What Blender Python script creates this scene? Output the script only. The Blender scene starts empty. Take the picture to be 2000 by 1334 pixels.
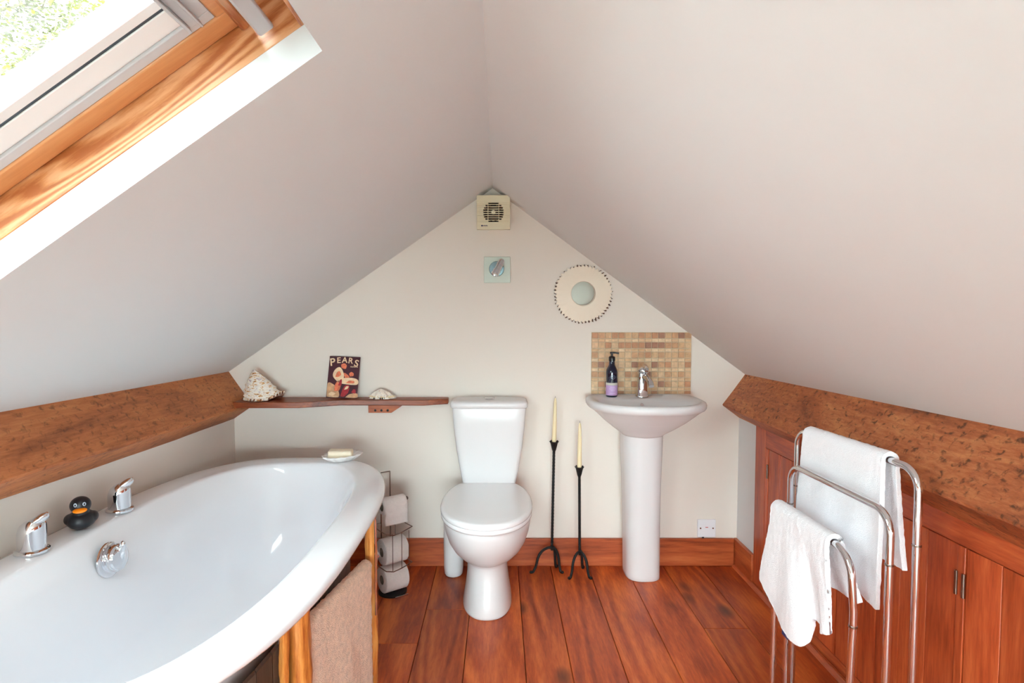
import bpy, bmesh, math, random
from mathutils import Vector, Matrix
random.seed(7)
C = bpy.context.scene.collection
PI = math.pi
V = Vector

# ------------------------------------------------------------------ materials
def new_mat(name):
    m = bpy.data.materials.new(name); m.use_nodes = True
    nt = m.node_tree; nt.nodes.clear()
    out = nt.nodes.new('ShaderNodeOutputMaterial'); b = nt.nodes.new('ShaderNodeBsdfPrincipled')
    nt.links.new(b.outputs[0], out.inputs[0])
    return m, nt, b
def N(nt, t, **kw):
    n = nt.nodes.new(t)
    for k, v in kw.items():
        if k in n.inputs.keys(): n.inputs[k].default_value = v
        else: setattr(n, k, v)
    return n
def lin(c):
    return tuple(((x/255)/12.92 if x/255 <= .04045 else ((x/255+.055)/1.055)**2.4) for x in c)+(1,)
def ramp(nt, stops):
    r = nt.nodes.new('ShaderNodeValToRGB'); e = r.color_ramp.elements
    while len(e) < len(stops): e.new(.5)
    for i, (p, c) in enumerate(stops): e[i].position = p; e[i].color = c
    return r
def plain(name, rgb, rough=.5, metal=0, var=0.0, scale=8, bump=0.0, bscale=60, coat=0, spec=.5, sheen=0, detail=3):
    m, nt, b = new_mat(name)
    b.inputs['Roughness'].default_value = rough; b.inputs['Metallic'].default_value = metal
    b.inputs['Coat Weight'].default_value = coat; b.inputs['Specular IOR Level'].default_value = spec
    b.inputs['Sheen Weight'].default_value = sheen
    tc = N(nt, 'ShaderNodeTexCoord')
    c = lin(rgb)
    no = N(nt, 'ShaderNodeTexNoise', Scale=scale, Detail=detail)
    nt.links.new(tc.outputs['Object'], no.inputs['Vector'])
    d = tuple(max(0, x*(1-var)) for x in c[:3])+(1,); l = tuple(min(1, x*(1+var)) for x in c[:3])+(1,)
    r = ramp(nt, [(.3, d), (.7, l)])
    nt.links.new(no.outputs[0], r.inputs[0]); nt.links.new(r.outputs[0], b.inputs['Base Color'])
    if bump:
        n2 = N(nt, 'ShaderNodeTexNoise', Scale=bscale, Detail=4)
        nt.links.new(tc.outputs['Object'], n2.inputs['Vector'])
        bp = N(nt, 'ShaderNodeBump', Strength=bump, Distance=.01)
        nt.links.new(n2.outputs[0], bp.inputs['Height']); nt.links.new(bp.outputs[0], b.inputs['Normal'])
    return m
def wood(name, dark, mid, light, axis='y', rough=.38, sc=7, coat=.0, knots=0.0, bump=.12, stretch=.09, bands=0.0, saw=0.0):
    """Procedural timber; grain runs along `axis`; the pid attribute shifts the figure from board to board."""
    m, nt, b = new_mat(name); L = nt.links.new
    b.inputs['Roughness'].default_value = rough; b.inputs['Coat Weight'].default_value = coat; b.inputs['Coat Roughness'].default_value = .25
    tc = N(nt, 'ShaderNodeTexCoord'); at = N(nt, 'ShaderNodeAttribute'); at.attribute_name = 'pid'
    mul = N(nt, 'ShaderNodeVectorMath', operation='SCALE'); mul.inputs['Scale'].default_value = 13.7
    comb = N(nt, 'ShaderNodeCombineXYZ')
    for k in range(3): L(at.outputs['Fac'], comb.inputs[k])
    L(comb.outputs[0], mul.inputs[0])
    add = N(nt, 'ShaderNodeVectorMath', operation='ADD'); L(tc.outputs['Object'], add.inputs[0]); L(mul.outputs[0], add.inputs[1])
    mp = N(nt, 'ShaderNodeMapping'); s = [1, 1, 1]; s['xyz'.index(axis)] = stretch; mp.inputs['Scale'].default_value = s
    L(add.outputs[0], mp.inputs[0])
    n1 = N(nt, 'ShaderNodeTexNoise', Scale=sc, Detail=5, Roughness=.6, Distortion=1.3); L(mp.outputs[0], n1.inputs['Vector'])
    n2 = N(nt, 'ShaderNodeTexNoise', Scale=sc*14, Detail=4, Roughness=.65, Distortion=.3); L(mp.outputs[0], n2.inputs['Vector'])
    mx = N(nt, 'ShaderNodeMix', data_type='FLOAT'); mx.inputs[0].default_value = .38
    L(n1.outputs[0], mx.inputs[2]); L(n2.outputs[0], mx.inputs[3])
    src = mx.outputs[0]
    if bands:
        # growth rings: sine of a smooth distorted field
        n3 = N(nt, 'ShaderNodeTexNoise', Scale=sc*.45, Detail=1.5, Distortion=.4); L(mp.outputs[0], n3.inputs['Vector'])
        m1 = N(nt, 'ShaderNodeMath', operation='MULTIPLY'); m1.inputs[1].default_value = 95
        sn = N(nt, 'ShaderNodeMath', operation='SINE'); m2 = N(nt, 'ShaderNodeMath', operation='MULTIPLY'); m2.inputs[1].default_value = bands
        L(n3.outputs[0], m1.inputs[0]); L(m1.outputs[0], sn.inputs[0]); L(sn.outputs[0], m2.inputs[0])
        ad = N(nt, 'ShaderNodeMath', operation='ADD'); L(src, ad.inputs[0]); L(m2.outputs[0], ad.inputs[1]); src = ad.outputs[0]
    r = ramp(nt, [(.34, lin(dark)), (.5, lin(mid)), (.66, lin(light))]); L(src, r.inputs[0])
    col = r.outputs[0]
    hv = N(nt, 'ShaderNodeHueSaturation')
    fr = N(nt, 'ShaderNodeMath', operation='FRACT'); L(at.outputs['Fac'], fr.inputs[0])
    mr = N(nt, 'ShaderNodeMapRange'); mr.inputs['To Min'].default_value = .74; mr.inputs['To Max'].default_value = 1.22
    L(fr.outputs[0], mr.inputs[0])
    if knots or bands or True:
        L(mr.outputs[0], hv.inputs['Value'])
    L(col, hv.inputs['Color']); col = hv.outputs[0]
    if knots:
        vm = N(nt, 'ShaderNodeMapping'); s2 = [1, 1, 1]; s2['xyz'.index(axis)] = .55; vm.inputs['Scale'].default_value = s2; L(add.outputs[0], vm.inputs[0])
        vo = N(nt, 'ShaderNodeTexVoronoi', Scale=knots, Randomness=1.0); L(vm.outputs[0], vo.inputs['Vector'])
        kr = ramp(nt, [(.0, (.95, .95, .95, 1)), (.09, (.6, .6, .6, 1)), (.17, (0, 0, 0, 1))]); L(vo.outputs['Distance'], kr.inputs[0])
        km = N(nt, 'ShaderNodeMix', data_type='RGBA'); L(kr.outputs[0], km.inputs[0]); L(col, km.inputs[6]); km.inputs[7].default_value = lin(tuple(x*.42 for x in dark)); col = km.outputs[2]
    h = src
    if saw:
        # rough saw marks and chisel dents: short dark flecks across the face
        sm = N(nt, 'ShaderNodeMapping'); s3 = [1, 1, 1]; s3['xyz'.index(axis)] = .8; sm.inputs['Scale'].default_value = s3; sm.inputs['Rotation'].default_value = (.5, .5, .6)
        L(tc.outputs['Object'], sm.inputs[0])
        sv = N(nt, 'ShaderNodeTexNoise', Scale=62, Detail=3, Roughness=.55, Distortion=.5); L(sm.outputs[0], sv.inputs['Vector'])
        sr = ramp(nt, [(.30, (saw, saw, saw, 1)), (.45, (0, 0, 0, 1))]); L(sv.outputs[0], sr.inputs[0])
        km = N(nt, 'ShaderNodeMix', data_type='RGBA'); L(sr.outputs[0], km.inputs[0]); L(col, km.inputs[6]); km.inputs[7].default_value = lin(tuple(x*.5 for x in dark)); col = km.outputs[2]
        ad2 = N(nt, 'ShaderNodeMath', operation='ADD'); L(h, ad2.inputs[0]); L(sv.outputs[0], ad2.inputs[1]); h = ad2.outputs[0]
    L(col, b.inputs['Base Color'])
    bp = N(nt, 'ShaderNodeBump', Strength=bump, Distance=.004); L(h, bp.inputs['Height']); L(bp.outputs[0], b.inputs['Normal'])
    rr = N(nt, 'ShaderNodeMapRange'); rr.inputs['To Min'].default_value = rough*.8; rr.inputs['To Max'].default_value = min(1, rough*1.3)
    L(n1.outputs[0], rr.inputs[0]); L(rr.outputs[0], b.inputs['Roughness'])
    return m

M = {}
M['wall'] = plain('plaster_back', (231, 222, 213), .85, var=.012, scale=1.4, bump=.03, bscale=40, spec=.2)
M['wall_l'] = plain('plaster_cool', (222, 225, 226), .85, var=.012, scale=1.2, bump=.03, bscale=30, spec=.2)
M['wall_r'] = plain('plaster_warm', (222, 220, 219), .85, var=.012, scale=1.2, bump=.03, bscale=30, spec=.2)
M['floor'] = wood('floor_oak', (132, 46, 17), (184, 80, 32), (218, 114, 52), 'y', .4, 6, coat=0, knots=4.4, bump=.07, stretch=.14, bands=.06)
M['skirt'] = wood('skirting_oak', (134, 54, 24), (182, 84, 42), (206, 110, 60), 'x', .4, 8, coat=.15, bump=.08, bands=.03)
M['skirt_y'] = wood('skirting_oak_y', (134, 54, 24), (182, 84, 42), (206, 110, 60), 'y', .4, 8, coat=.15, bump=.08, bands=.03)
M['cab'] = wood('cupboard_oak', (140, 54, 24), (188, 82, 42), (214, 110, 60), 'z', .38, 9, coat=.2, bump=.07, bands=.03)
M['cabrail'] = wood('cupboard_rail_oak', (140, 54, 26), (188, 84, 44), (214, 112, 62), 'y', .38, 9, coat=.2, bump=.07, bands=.03)
M['beam'] = wood('old_beam_oak', (152, 82, 40), (210, 124, 70), (238, 158, 96), 'y', .55, 8, bump=.35, stretch=.12, saw=.6)
M['beam2'] = wood('hewn_beam_oak', (140, 70, 36), (200, 112, 64), (236, 158, 98), 'y', .55, 8, bump=.6, stretch=.22, saw=.85)
M['shelf'] = wood('shelf_oak', (92, 42, 24), (146, 72, 40), (186, 102, 54), 'x', .42, 9, bump=.1)
M['pine'] = wood('window_pine', (172, 100, 54), (202, 136, 84), (222, 166, 120), 'x', .3, 20, coat=.3, bump=.05, stretch=.12, bands=.16)
M['pine_y'] = wood('window_pine_y', (166, 92, 50), (196, 126, 76), (216, 158, 110), 'y', .3, 20, coat=.3, bump=.05, stretch=.12, bands=.16)
M['sashwood'] = wood('sash_pine', (188, 122, 70), (202, 138, 84), (214, 152, 98), 'x', .32, 9, coat=.3, bump=.03)
M['log'] = wood('peeled_log', (150, 70, 24), (206, 128, 58), (232, 168, 92), 'z', .32, 14, coat=.5, bump=.3, stretch=.1, bands=.06)
M['panel'] = wood('dark_board', (58, 44, 36), (84, 66, 54), (104, 84, 70), 'z', .6, 10, bump=.12)
M['ceramic'] = plain('white_ceramic', (226, 224, 225), .24, var=.004, spec=.4)
M['acrylic'] = plain('white_acrylic', (241, 242, 246), .1, var=.003, coat=.3)
M['lid'] = plain('white_seat', (243, 243, 245), .1, var=.003, coat=.4)
M['chrome'] = plain('chrome', (226, 228, 232), .05, 1, var=.01)
M['steel'] = plain('brushed_steel', (150, 140, 132), .25, 1, var=.05, scale=30)
M['iron'] = plain('black_iron', (22, 21, 22), .5, .3, var=.25, scale=50, bump=.4, bscale=200)
M['black'] = plain('black_plastic', (18, 18, 22), .35, var=.05)
M['cream_plastic'] = plain('aged_cream_plastic', (225, 214, 184), .4, var=.02)
M['dark_grille'] = plain('dark_grille', (40, 34, 30), .6, var=.1)
M['white_plastic'] = plain('white_plastic', (236, 236, 240), .3, var=.01)
M['red'] = plain('red_print', (200, 40, 30), .5, var=.05)
M['candle'] = plain('ivory_wax', (240, 222, 180), .4, var=.02, spec=.4)
M['towel'] = plain('white_terry', (250, 250, 254), .95, var=.01, scale=90, bump=.35, bscale=420, sheen=.1, spec=.1)
M['mat'] = plain('beige_terry', (238, 206, 182), .95, var=.14, scale=70, bump=.6, bscale=300, sheen=.2, spec=.1)
M['paper'] = plain('toilet_paper', (232, 222, 218), .95, var=.03, scale=40, bump=.3, bscale=120, spec=.1)
M['card'] = plain('cardboard', (120, 104, 92), .9, var=.1)
M['soap'] = plain('cream_soap', (252, 240, 214), .45, var=.03, scale=20)
M['dish'] = plain('white_dish', (242, 240, 238), .25, var=.03, scale=40, bump=.15, bscale=60)
M['rubber'] = plain('black_rubber', (24, 26, 32), .42, var=.08)
M['orange'] = plain('orange_rubber', (248, 138, 12), .35, var=.03)
M['eye'] = plain('white_paint', (190, 205, 222), .4)
M['bottle'] = plain('cobalt_glass', (8, 12, 42), .08, var=.1, coat=.5)
M['lilac'] = plain('lilac_label', (196, 160, 208), .5, var=.03)
M['labelcream'] = plain('cream_label', (206, 202, 192), .5, var=.02)
M['emblem'] = plain('grey_print', (92, 104, 132), .5)
M['print'] = plain('pale_print', (228, 212, 234), .5)
M['frame_cream'] = plain('cream_fretwork', (242, 228, 210), .6, var=.02, bump=.05)
M['brown_edge'] = plain('brown_edge', (96, 66, 48), .7, var=.2, scale=60)
M['mirror'] = plain('mirror_silver', (186, 190, 180), .5, .3, var=.01)
M['frost'] = plain('frosted_glass', (206, 216, 204), .3, var=.01)
M['blue_grey'] = plain('lamp_rose', (120, 142, 150), .2, .8, var=.05)
M['alu'] = plain('grey_aluminium', (196, 196, 198), .45, .2, var=.01)
M['alu_white'] = plain('white_lacquer', (238, 236, 234), .4, var=.01)
M['gasket'] = plain('dark_gasket', (52, 62, 72), .5, var=.05)
M['grout'] = plain('tile_grout', (206, 188, 160), .85, var=.05, scale=50, bump=.2, bscale=200)
TC = [(208, 168, 128), (196, 150, 112), (218, 184, 144), (226, 198, 162), (186, 134, 98), (160, 112, 88), (212, 176, 138)]
for i, c in enumerate(TC): M['tile%d' % i] = plain('travertine_%d' % i, c, .5, var=.16, scale=60, bump=.2, bscale=120, detail=5)
M['tin'] = plain('maroon_tin', (70, 24, 38), .35, var=.12, scale=30)
M['tin_cream'] = plain('cream_print', (238, 206, 168), .4, var=.12, scale=60)
M['tin_red'] = plain('crimson_print', (166, 34, 44), .4, var=.3, scale=90)
M['tin_skin'] = plain('salmon_print', (226, 120, 84), .4, var=.25, scale=90)
M['tin_tan'] = plain('tan_print', (206, 158, 118), .4, var=.2, scale=60)
M['navy'] = plain('navy_print', (34, 44, 92), .5)
M['bounce_floor'] = plain('pale_bounce_floor', (226, 224, 216), .95, var=.03, scale=60, bump=.3, spec=.1)
M['bark'] = plain('birch_bark', (120, 112, 96), .9, var=.3, scale=5)
M['bounce_ground'] = plain('pale_bounce_ground', (190, 190, 184), .95, var=.2, scale=2)
def shell_mat(name, spots, dens, sc):
    m, nt, b = new_mat(name); L = nt.links.new; b.inputs['Roughness'].default_value = .35
    tc = N(nt, 'ShaderNodeTexCoord'); mp = N(nt, 'ShaderNodeMapping'); mp.inputs['Scale'].default_value = (1, 1, 2.2); L(tc.outputs['Object'], mp.inputs[0])
    n = N(nt, 'ShaderNodeTexNoise', Scale=sc, Detail=4, Distortion=.7); L(mp.outputs[0], n.inputs['Vector'])
    r = ramp(nt, [(.3, lin((176, 140, 150))), (.4, lin((240, 232, 222))), (dens, lin((246, 236, 220))), (dens+.05, lin(spots)), (dens+.16, lin((140, 84, 44)))])
    L(n.outputs[0], r.inputs[0]); L(r.outputs[0], b.inputs['Base Color'])
    return m
M['conch'] = shell_mat('conch_shell', (222, 168, 104), .55, 55)
M['smallshell'] = shell_mat('murex_shell', (214, 176, 150), .6, 110)
M['lipbrown'] = plain('shell_brown', (120, 66, 34), .4, var=.3, scale=60)
M['lipcream'] = plain('shell_lip', (246, 226, 188), .35, var=.08, scale=60)
# window glass: clear pane that also lets light through
m, nt, b = new_mat('clear_glass'); nt.nodes.remove(b)
tr = N(nt, 'ShaderNodeBsdfTransparent'); tr.inputs[0].default_value = (.97, .985, .98, 1); gl = N(nt, 'ShaderNodeBsdfGlossy', Roughness=.02)
lw = N(nt, 'ShaderNodeLayerWeight'); pw = N(nt, 'ShaderNodeMath', operation='POWER'); pw.inputs[1].default_value = 5; mu = N(nt, 'ShaderNodeMath', operation='MULTIPLY_ADD'); mu.inputs[1].default_value = .9; mu.inputs[2].default_value = .04; ms = N(nt, 'ShaderNodeMixShader')
nt.links.new(lw.outputs['Facing'], pw.inputs[0]); nt.links.new(pw.outputs[0], mu.inputs[0]); nt.links.new(mu.outputs[0], ms.inputs[0]); nt.links.new(tr.outputs[0], ms.inputs[1]); nt.links.new(gl.outputs[0], ms.inputs[2])
nt.links.new(ms.outputs[0], nt.nodes['Material Output'].inputs[0]); M['glass'] = m
# spring leaves, some light passes through them
m, nt, b = new_mat('spring_leaf')
tc = N(nt, 'ShaderNodeTexCoord'); no = N(nt, 'ShaderNodeTexNoise', Scale=1.1, Detail=3); nt.links.new(tc.outputs['Object'], no.inputs[0])
r = ramp(nt, [(.35, (.15, .145, .03, 1)), (.55, (.16, .16, .09, 1)), (.7, (.19, .175, .15, 1))]); nt.links.new(no.outputs[0], r.inputs[0])
tl = N(nt, 'ShaderNodeBsdfTranslucent'); df = N(nt, 'ShaderNodeBsdfDiffuse'); ms = N(nt, 'ShaderNodeMixShader'); ms.inputs[0].default_value = .5
nt.links.new(r.outputs[0], tl.inputs[0]); nt.links.new(r.outputs[0], df.inputs[0]); nt.links.new(df.outputs[0], ms.inputs[1]); nt.links.new(tl.outputs[0], ms.inputs[2])
nt.links.new(ms.outputs[0], nt.nodes['Material Output'].inputs[0]); nt.nodes.remove(b); M['leaf'] = m

# ------------------------------------------------------------------ mesh helpers
ORG = {}
def root_of(p): return ORG.get(p.name, V((0, 0, 0))) if p else V((0, 0, 0))
class MB:
    def __init__(s): s.v = []; s.f = []; s.m = []; s.pid = []; s.cur = 0; s.cp = 0.0
    def face(s, idx): s.f.append(tuple(idx)); s.m.append(s.cur); s.pid.append(s.cp)
    def box(s, x0, x1, y0, y1, z0, z1, T=None):
        b = len(s.v)
        for x, y, z in ((x0,y0,z0),(x1,y0,z0),(x1,y1,z0),(x0,y1,z0),(x0,y0,z1),(x1,y0,z1),(x1,y1,z1),(x0,y1,z1)):
            p = V((x, y, z)); s.v.append(T @ p if T else p)
        for f in ((0,3,2,1),(4,5,6,7),(0,1,5,4),(1,2,6,5),(2,3,7,6),(3,0,4,7)): s.face([b+i for i in f])
        return s
    def prism(s, pts, vec):
        n = len(pts); b = len(s.v); vec = V(vec)
        s.v += [V(p) for p in pts]+[V(p)+vec for p in pts]
        s.face(range(b+n-1, b-1, -1)); s.face(range(b+n, b+2*n))
        for i in range(n): j = (i+1) % n; s.face((b+i, b+j, b+n+j, b+n+i))
        return s
    def loft(s, rings, cap0=True, cap1=True, closed=True):
        n = len(rings[0]); b = len(s.v)
        for r in rings: s.v += [V(p) for p in r]
        for k in range(len(rings)-1):
            for i in range(n if closed else n-1):
                j = (i+1) % n; s.face((b+k*n+i, b+k*n+j, b+(k+1)*n+j, b+(k+1)*n+i))
        if cap0: s.face([b+i for i in range(n-1, -1, -1)])
        if cap1: o = b+(len(rings)-1)*n; s.face([o+i for i in range(n)])
        return s
    def lathe(s, prof, c=(0,0,0), seg=32, T=None):
        rings = []
        for r, z in prof:
            rings.append([(T @ V((r*math.cos(2*PI*i/seg), r*math.sin(2*PI*i/seg), z)) if T else V((r*math.cos(2*PI*i/seg), r*math.sin(2*PI*i/seg), z)))+V(c) for i in range(seg)])
        return s.loft(rings)
    def tube(s, pts, r, seg=10, closed=False):
        pts = [V(p) for p in pts]; n = len(pts); rr = r if isinstance(r, (list, tuple)) else [r]*n
        up = None; rings = []
        for i, p in enumerate(pts):
            a = pts[(i-1) % n] if (closed or i > 0) else p; c = pts[(i+1) % n] if (closed or i < n-1) else p
            t = (c-a).normalized()
            if up is None: up = V((0, 0, 1)) if abs(t.z) < .9 else V((1, 0, 0))
            u = (up-t*up.dot(t)).normalized(); w = t.cross(u); up = u
            rings.append([p+(u*math.cos(2*PI*k/seg)+w*math.sin(2*PI*k/seg))*rr[i] for k in range(seg)])
        if closed: rings.append(rings[0]); return s.loft(rings, False, False)
        return s.loft(rings)
    def ball(s, c, r, seg=20, rg=12, T=None):
        rings = []; r = r if isinstance(r, (list, tuple)) else (r, r, r)
        for k in range(rg+1):
            a = -PI/2+PI*k/rg; a = max(min(a, PI/2-.02), -PI/2+.02)
            rings.append([(T @ V((r[0]*math.cos(a)*math.cos(2*PI*i/seg), r[1]*math.cos(a)*math.sin(2*PI*i/seg), r[2]*math.sin(a))) if T else V((r[0]*math.cos(a)*math.cos(2*PI*i/seg), r[1]*math.cos(a)*math.sin(2*PI*i/seg), r[2]*math.sin(a))))+V(c) for i in range(seg)])
        return s.loft(rings)
    def grid(s, P):
        b = len(s.v); n = len(P[0])
        for r in P: s.v += [V(p) for p in r]
        for i in range(len(P)-1):
            for j in range(n-1): s.face((b+i*n+j, b+i*n+j+1, b+(i+1)*n+j+1, b+(i+1)*n+j))
        return s
    def build(s, name, mats, parent=None, smooth=True, bevel=0, sub=0, angle=40, seg=2, solid=0, org=None, weld=False):
        me = bpy.data.meshes.new(name); o_ = root_of(parent) if parent else (V(org) if org else V((0,0,0)))
        me.from_pydata([tuple(p-o_) for p in s.v], [], s.f)
        if not isinstance(mats, (list, tuple)): mats = [mats]
        for mm in mats: me.materials.append(M[mm] if isinstance(mm, str) else mm)
        me.polygons.foreach_set('material_index', s.m)
        if any(s.pid):
            a = me.attributes.new('pid', 'FLOAT', 'FACE'); a.data.foreach_set('value', s.pid)
        bm = bmesh.new(); bm.from_mesh(me)
        if weld: bmesh.ops.remove_doubles(bm, verts=bm.verts, dist=1e-5)
        bmesh.ops.recalc_face_normals(bm, faces=bm.faces); bm.to_mesh(me); bm.free()
        if smooth:
            me.polygons.foreach_set('use_smooth', [True]*len(me.polygons))
            if angle < 180: me.set_sharp_from_angle(angle=math.radians(angle))
        o = bpy.data.objects.new(name, me); C.objects.link(o)
        if parent: o.parent = parent; ORG[o.name] = o_
        else: o.location = o_; ORG[o.name] = o_
        if solid:
            q = o.modifiers.new('solid', 'SOLIDIFY'); q.thickness = solid; q.offset = 0
        if bevel:
            q = o.modifiers.new('bevel', 'BEVEL'); q.width = bevel; q.segments = seg; q.limit_method = 'ANGLE'; q.angle_limit = math.radians(35)
            if smooth: q.harden_normals = False
        if sub: q = o.modifiers.new('sub', 'SUBSURF'); q.levels = q.render_levels = sub
        return o
def thing(name, label, cat, loc=(0,0,0), group=None):
    o = bpy.data.objects.new(name, None); C.objects.link(o); o.location = loc; o.empty_display_size = .05
    o['label'] = label; o['category'] = cat
    if group: o['group'] = group
    ORG[o.name] = V(loc); return o
def tag(o, label, cat, group=None):
    o['label'] = label; o['category'] = cat
    if group: o['group'] = group
    return o
def struct(o): o['kind'] = 'structure'; return o
def ring(cx, cy, a, bf, bb, nf, nb, z, n=72, ymax=None):
    """Closed plan outline: half width a, reach bf towards the viewer (-y) and bb towards the wall (+y)."""
    R = []
    for i in range(n):
        t = 2*PI*i/n; c, s_ = math.cos(t), math.sin(t)
        e = nb if s_ > 0 else nf; b = bb if s_ > 0 else bf
        x = cx+a*math.copysign(abs(c)**(2/e), c); y = cy+b*math.copysign(abs(s_)**(2/e), s_)
        if ymax is not None: y = min(y, ymax)
        R.append(V((x, y, z)))
    return R
def arc_pts(c, r, a0, a1, n, ux, uy):
    c, ux, uy = V(c), V(ux), V(uy)
    return [c+ux*r*math.cos(a0+(a1-a0)*i/n)+uy*r*math.sin(a0+(a1-a0)*i/n) for i in range(n+1)]
def spline(pts, n):
    pts = [V(p) for p in pts]; out = []
    for i in range(n+1):
        t = i/n*(len(pts)-1); k = min(int(t), len(pts)-2); f = t-k
        p0 = pts[max(k-1, 0)]; p1 = pts[k]; p2 = pts[k+1]; p3 = pts[min(k+2, len(pts)-1)]
        out.append(.5*((2*p1)+(p2-p0)*f+(2*p0-5*p1+4*p2-p3)*f*f+(-p0+3*p1-3*p2+p3)*f**3))
    return out

# ------------------------------------------------------------------ room shell
AP = V((-.031, 0, 1.803))                                   # apex of the gable
uL = V((-.8243, 0, -.5661)); nL = V((-.5661, 0, .8243))     # left slope: down-slope and outward
uR = V((.8081, 0, -.5891)); nR = V((.5891, 0, .8081))       # right slope
YF = -4.9                                                   # wall behind the viewer
edges = [-1.60, -1.42, -1.24, -1.06, -.88, -.69, -.50, -.30, -.121, .09, .247, .427, .607, .79, .965, 1.25]
mb = MB(); rnd = random.Random(3)
vals = {7: .35, 8: .62, 9: .55, 10: .80, 11: .70, 12: .86, 13: .35, 14: .30}
joins = {5: [-.6], 6: [-.66, -1.9], 7: [-.42, -1.8], 8: [-2.2], 9: [-2.9], 10: [-2.5], 11: [-1.7], 12: [-2.4], 13: [-.56, -2.6], 14: [-1.9]}
for i in range(len(edges)-1):
    ys = [0.02]+joins.get(i, [-1.1-rnd.random()])+[YF-.05]
    for j in range(len(ys)-1):
        base = vals.get(i, .2+.7*rnd.random())
        mb.cp = i*3+j*7+max(.05, min(.95, base-.12*j*(1 if i % 2 else -1)))
        mb.box(edges[i]+.0012, edges[i+1]-.0012, ys[j+1]+.0006, ys[j]-.0006, -.03, 0)
fl = struct(mb.build('floor', 'floor', smooth=False, bevel=.0012, seg=1))
mb = MB(); mb.box(-1.62, 1.3, YF-.1, .05, -.06, -.031); struct(mb.build('trim_1', 'iron', smooth=False))   # dark subfloor seen only in the gaps

TH = .05
def gable(y, dy, name, mat, hole=None):
    l = AP+uL*1.53; r = AP+uR*1.49
    mb = MB()
    if not hole:
        mb.prism([(-1.55, y, -.06), (1.3, y, -.06), (1.3, y, .83), (r.x, y, r.z), (AP.x, y, AP.z), (l.x, y, l.z), (-1.55, y, .76)], (0, dy, 0))
    else:
        x0, x1, z0, z1 = hole
        zl = lambda x: AP.z+(x-AP.x)*(uL.z/uL.x) if x < AP.x else AP.z+(x-AP.x)*(uR.z/uR.x)
        mb.prism([(-1.6, y, -.06), (x0, y, -.06), (x0, y, zl(x0)), (-1.6, y, zl(-1.6))], (0, dy, 0))
        mb.prism([(x1, y, -.06), (1.3, y, -.06), (1.3, y, zl(1.3)), (x1, y, zl(x1))], (0, dy, 0))
        mb.prism([(x0, y, -.06), (x1, y, -.06), (x1, y, z0), (x0, y, z0)], (0, dy, 0))
        mb.prism([(x0, y, z1), (x1, y, z1), (x1, y, zl(x1)), (AP.x, y, AP.z), (x0, y, zl(x0))], (0, dy, 0))
    return struct(mb.build(name, mat, smooth=False))
gable(0, .08, 'wall_back', 'wall')
gable(YF, -.08, 'wall_front', 'wall', (-.92, .88, .10, 1.12))

def slope_slab(name, mat, u, n, length, holes):
    """Sloping ceiling with rectangular openings: each hole = (u0, u1, y_far, y_near)."""
    mb = MB(); T = Matrix((( u.x, 0, n.x, AP.x), (0, 1, 0, 0), (u.z, 0, n.z, AP.z), (0, 0, 0, 1)))
    holes = sorted(holes, key=lambda h: -h[2]); y = .08
    for (u0, u1, yf, yn) in holes:
        mb.box(0, length, yf, y, 0, TH, T); mb.box(0, u0, yn, yf, 0, TH, T); mb.box(u1, length, yn, yf, 0, TH, T); y = yn
    mb.box(0, length, YF-.08, y, 0, TH, T)
    return struct(mb.build(name, mat, smooth=False)), T
WU0, WU1, WY0, WY1 = .305, 1.36, -1.772, -2.56
_, TL = slope_slab('ceiling', 'wall_l', uL, nL, 1.86, [(WU0, WU1, WY0, WY1)])
_, TR = slope_slab('ceiling', 'wall_r', uR, nR, 1.72, [])
mb = MB(); mb.prism([(-1.267, 0, -.05), (-1.30, -1.3, -.05), (-1.33, YF, -.05), (-1.40, YF, -.05), (-1.40, 0, -.05)], (0, 0, .93))
struct(mb.build('wall_left', 'wall', smooth=False))
mb = MB(); mb.box(1.148, 1.26, -.196, .0, -.05, .80); mb.box(1.19, 1.26, YF, -.196, -.05, .80)
struct(mb.build('wall_right', 'wall_l', smooth=False))

# unseen pale floor covering added behind the viewer to bounce neutral light
mb = MB(); mb.box(-1.5, 1.185, YF, -2.78, .0002, .012); struct(mb.build('trim_bounce_floor', 'bounce_floor', smooth=False))
# skirting boards
def skirt(name, x0, x1, y0, y1, mat, pid):
    mb = MB(); mb.cp = pid; mb.box(x0, x1, y0, y1, 0, .134); return struct(mb.build(name, mat, smooth=True, bevel=.003))
skirt('baseboard_back', -1.26, 1.13, -.017, 0, 'skirt', 2.45)
skirt('baseboard_right', 1.131, 1.148, -.2, 0, 'skirt_y', 5.35)
skirt('baseboard_left', -1.27, -1.252, -.5, -.018, 'skirt_y', 5.35)
mb = MB(); mb.cp = 4.6; mb.prism([(1.131, 0, 0), (1.118, 0, 0), (1.131, 0, .012)], (0, -3.2, 0)); mb.box(1.131, 1.137, -3.2, -.2, 0, .016)
struct(mb.build('trim_2', 'skirt_y', smooth=False))

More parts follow.
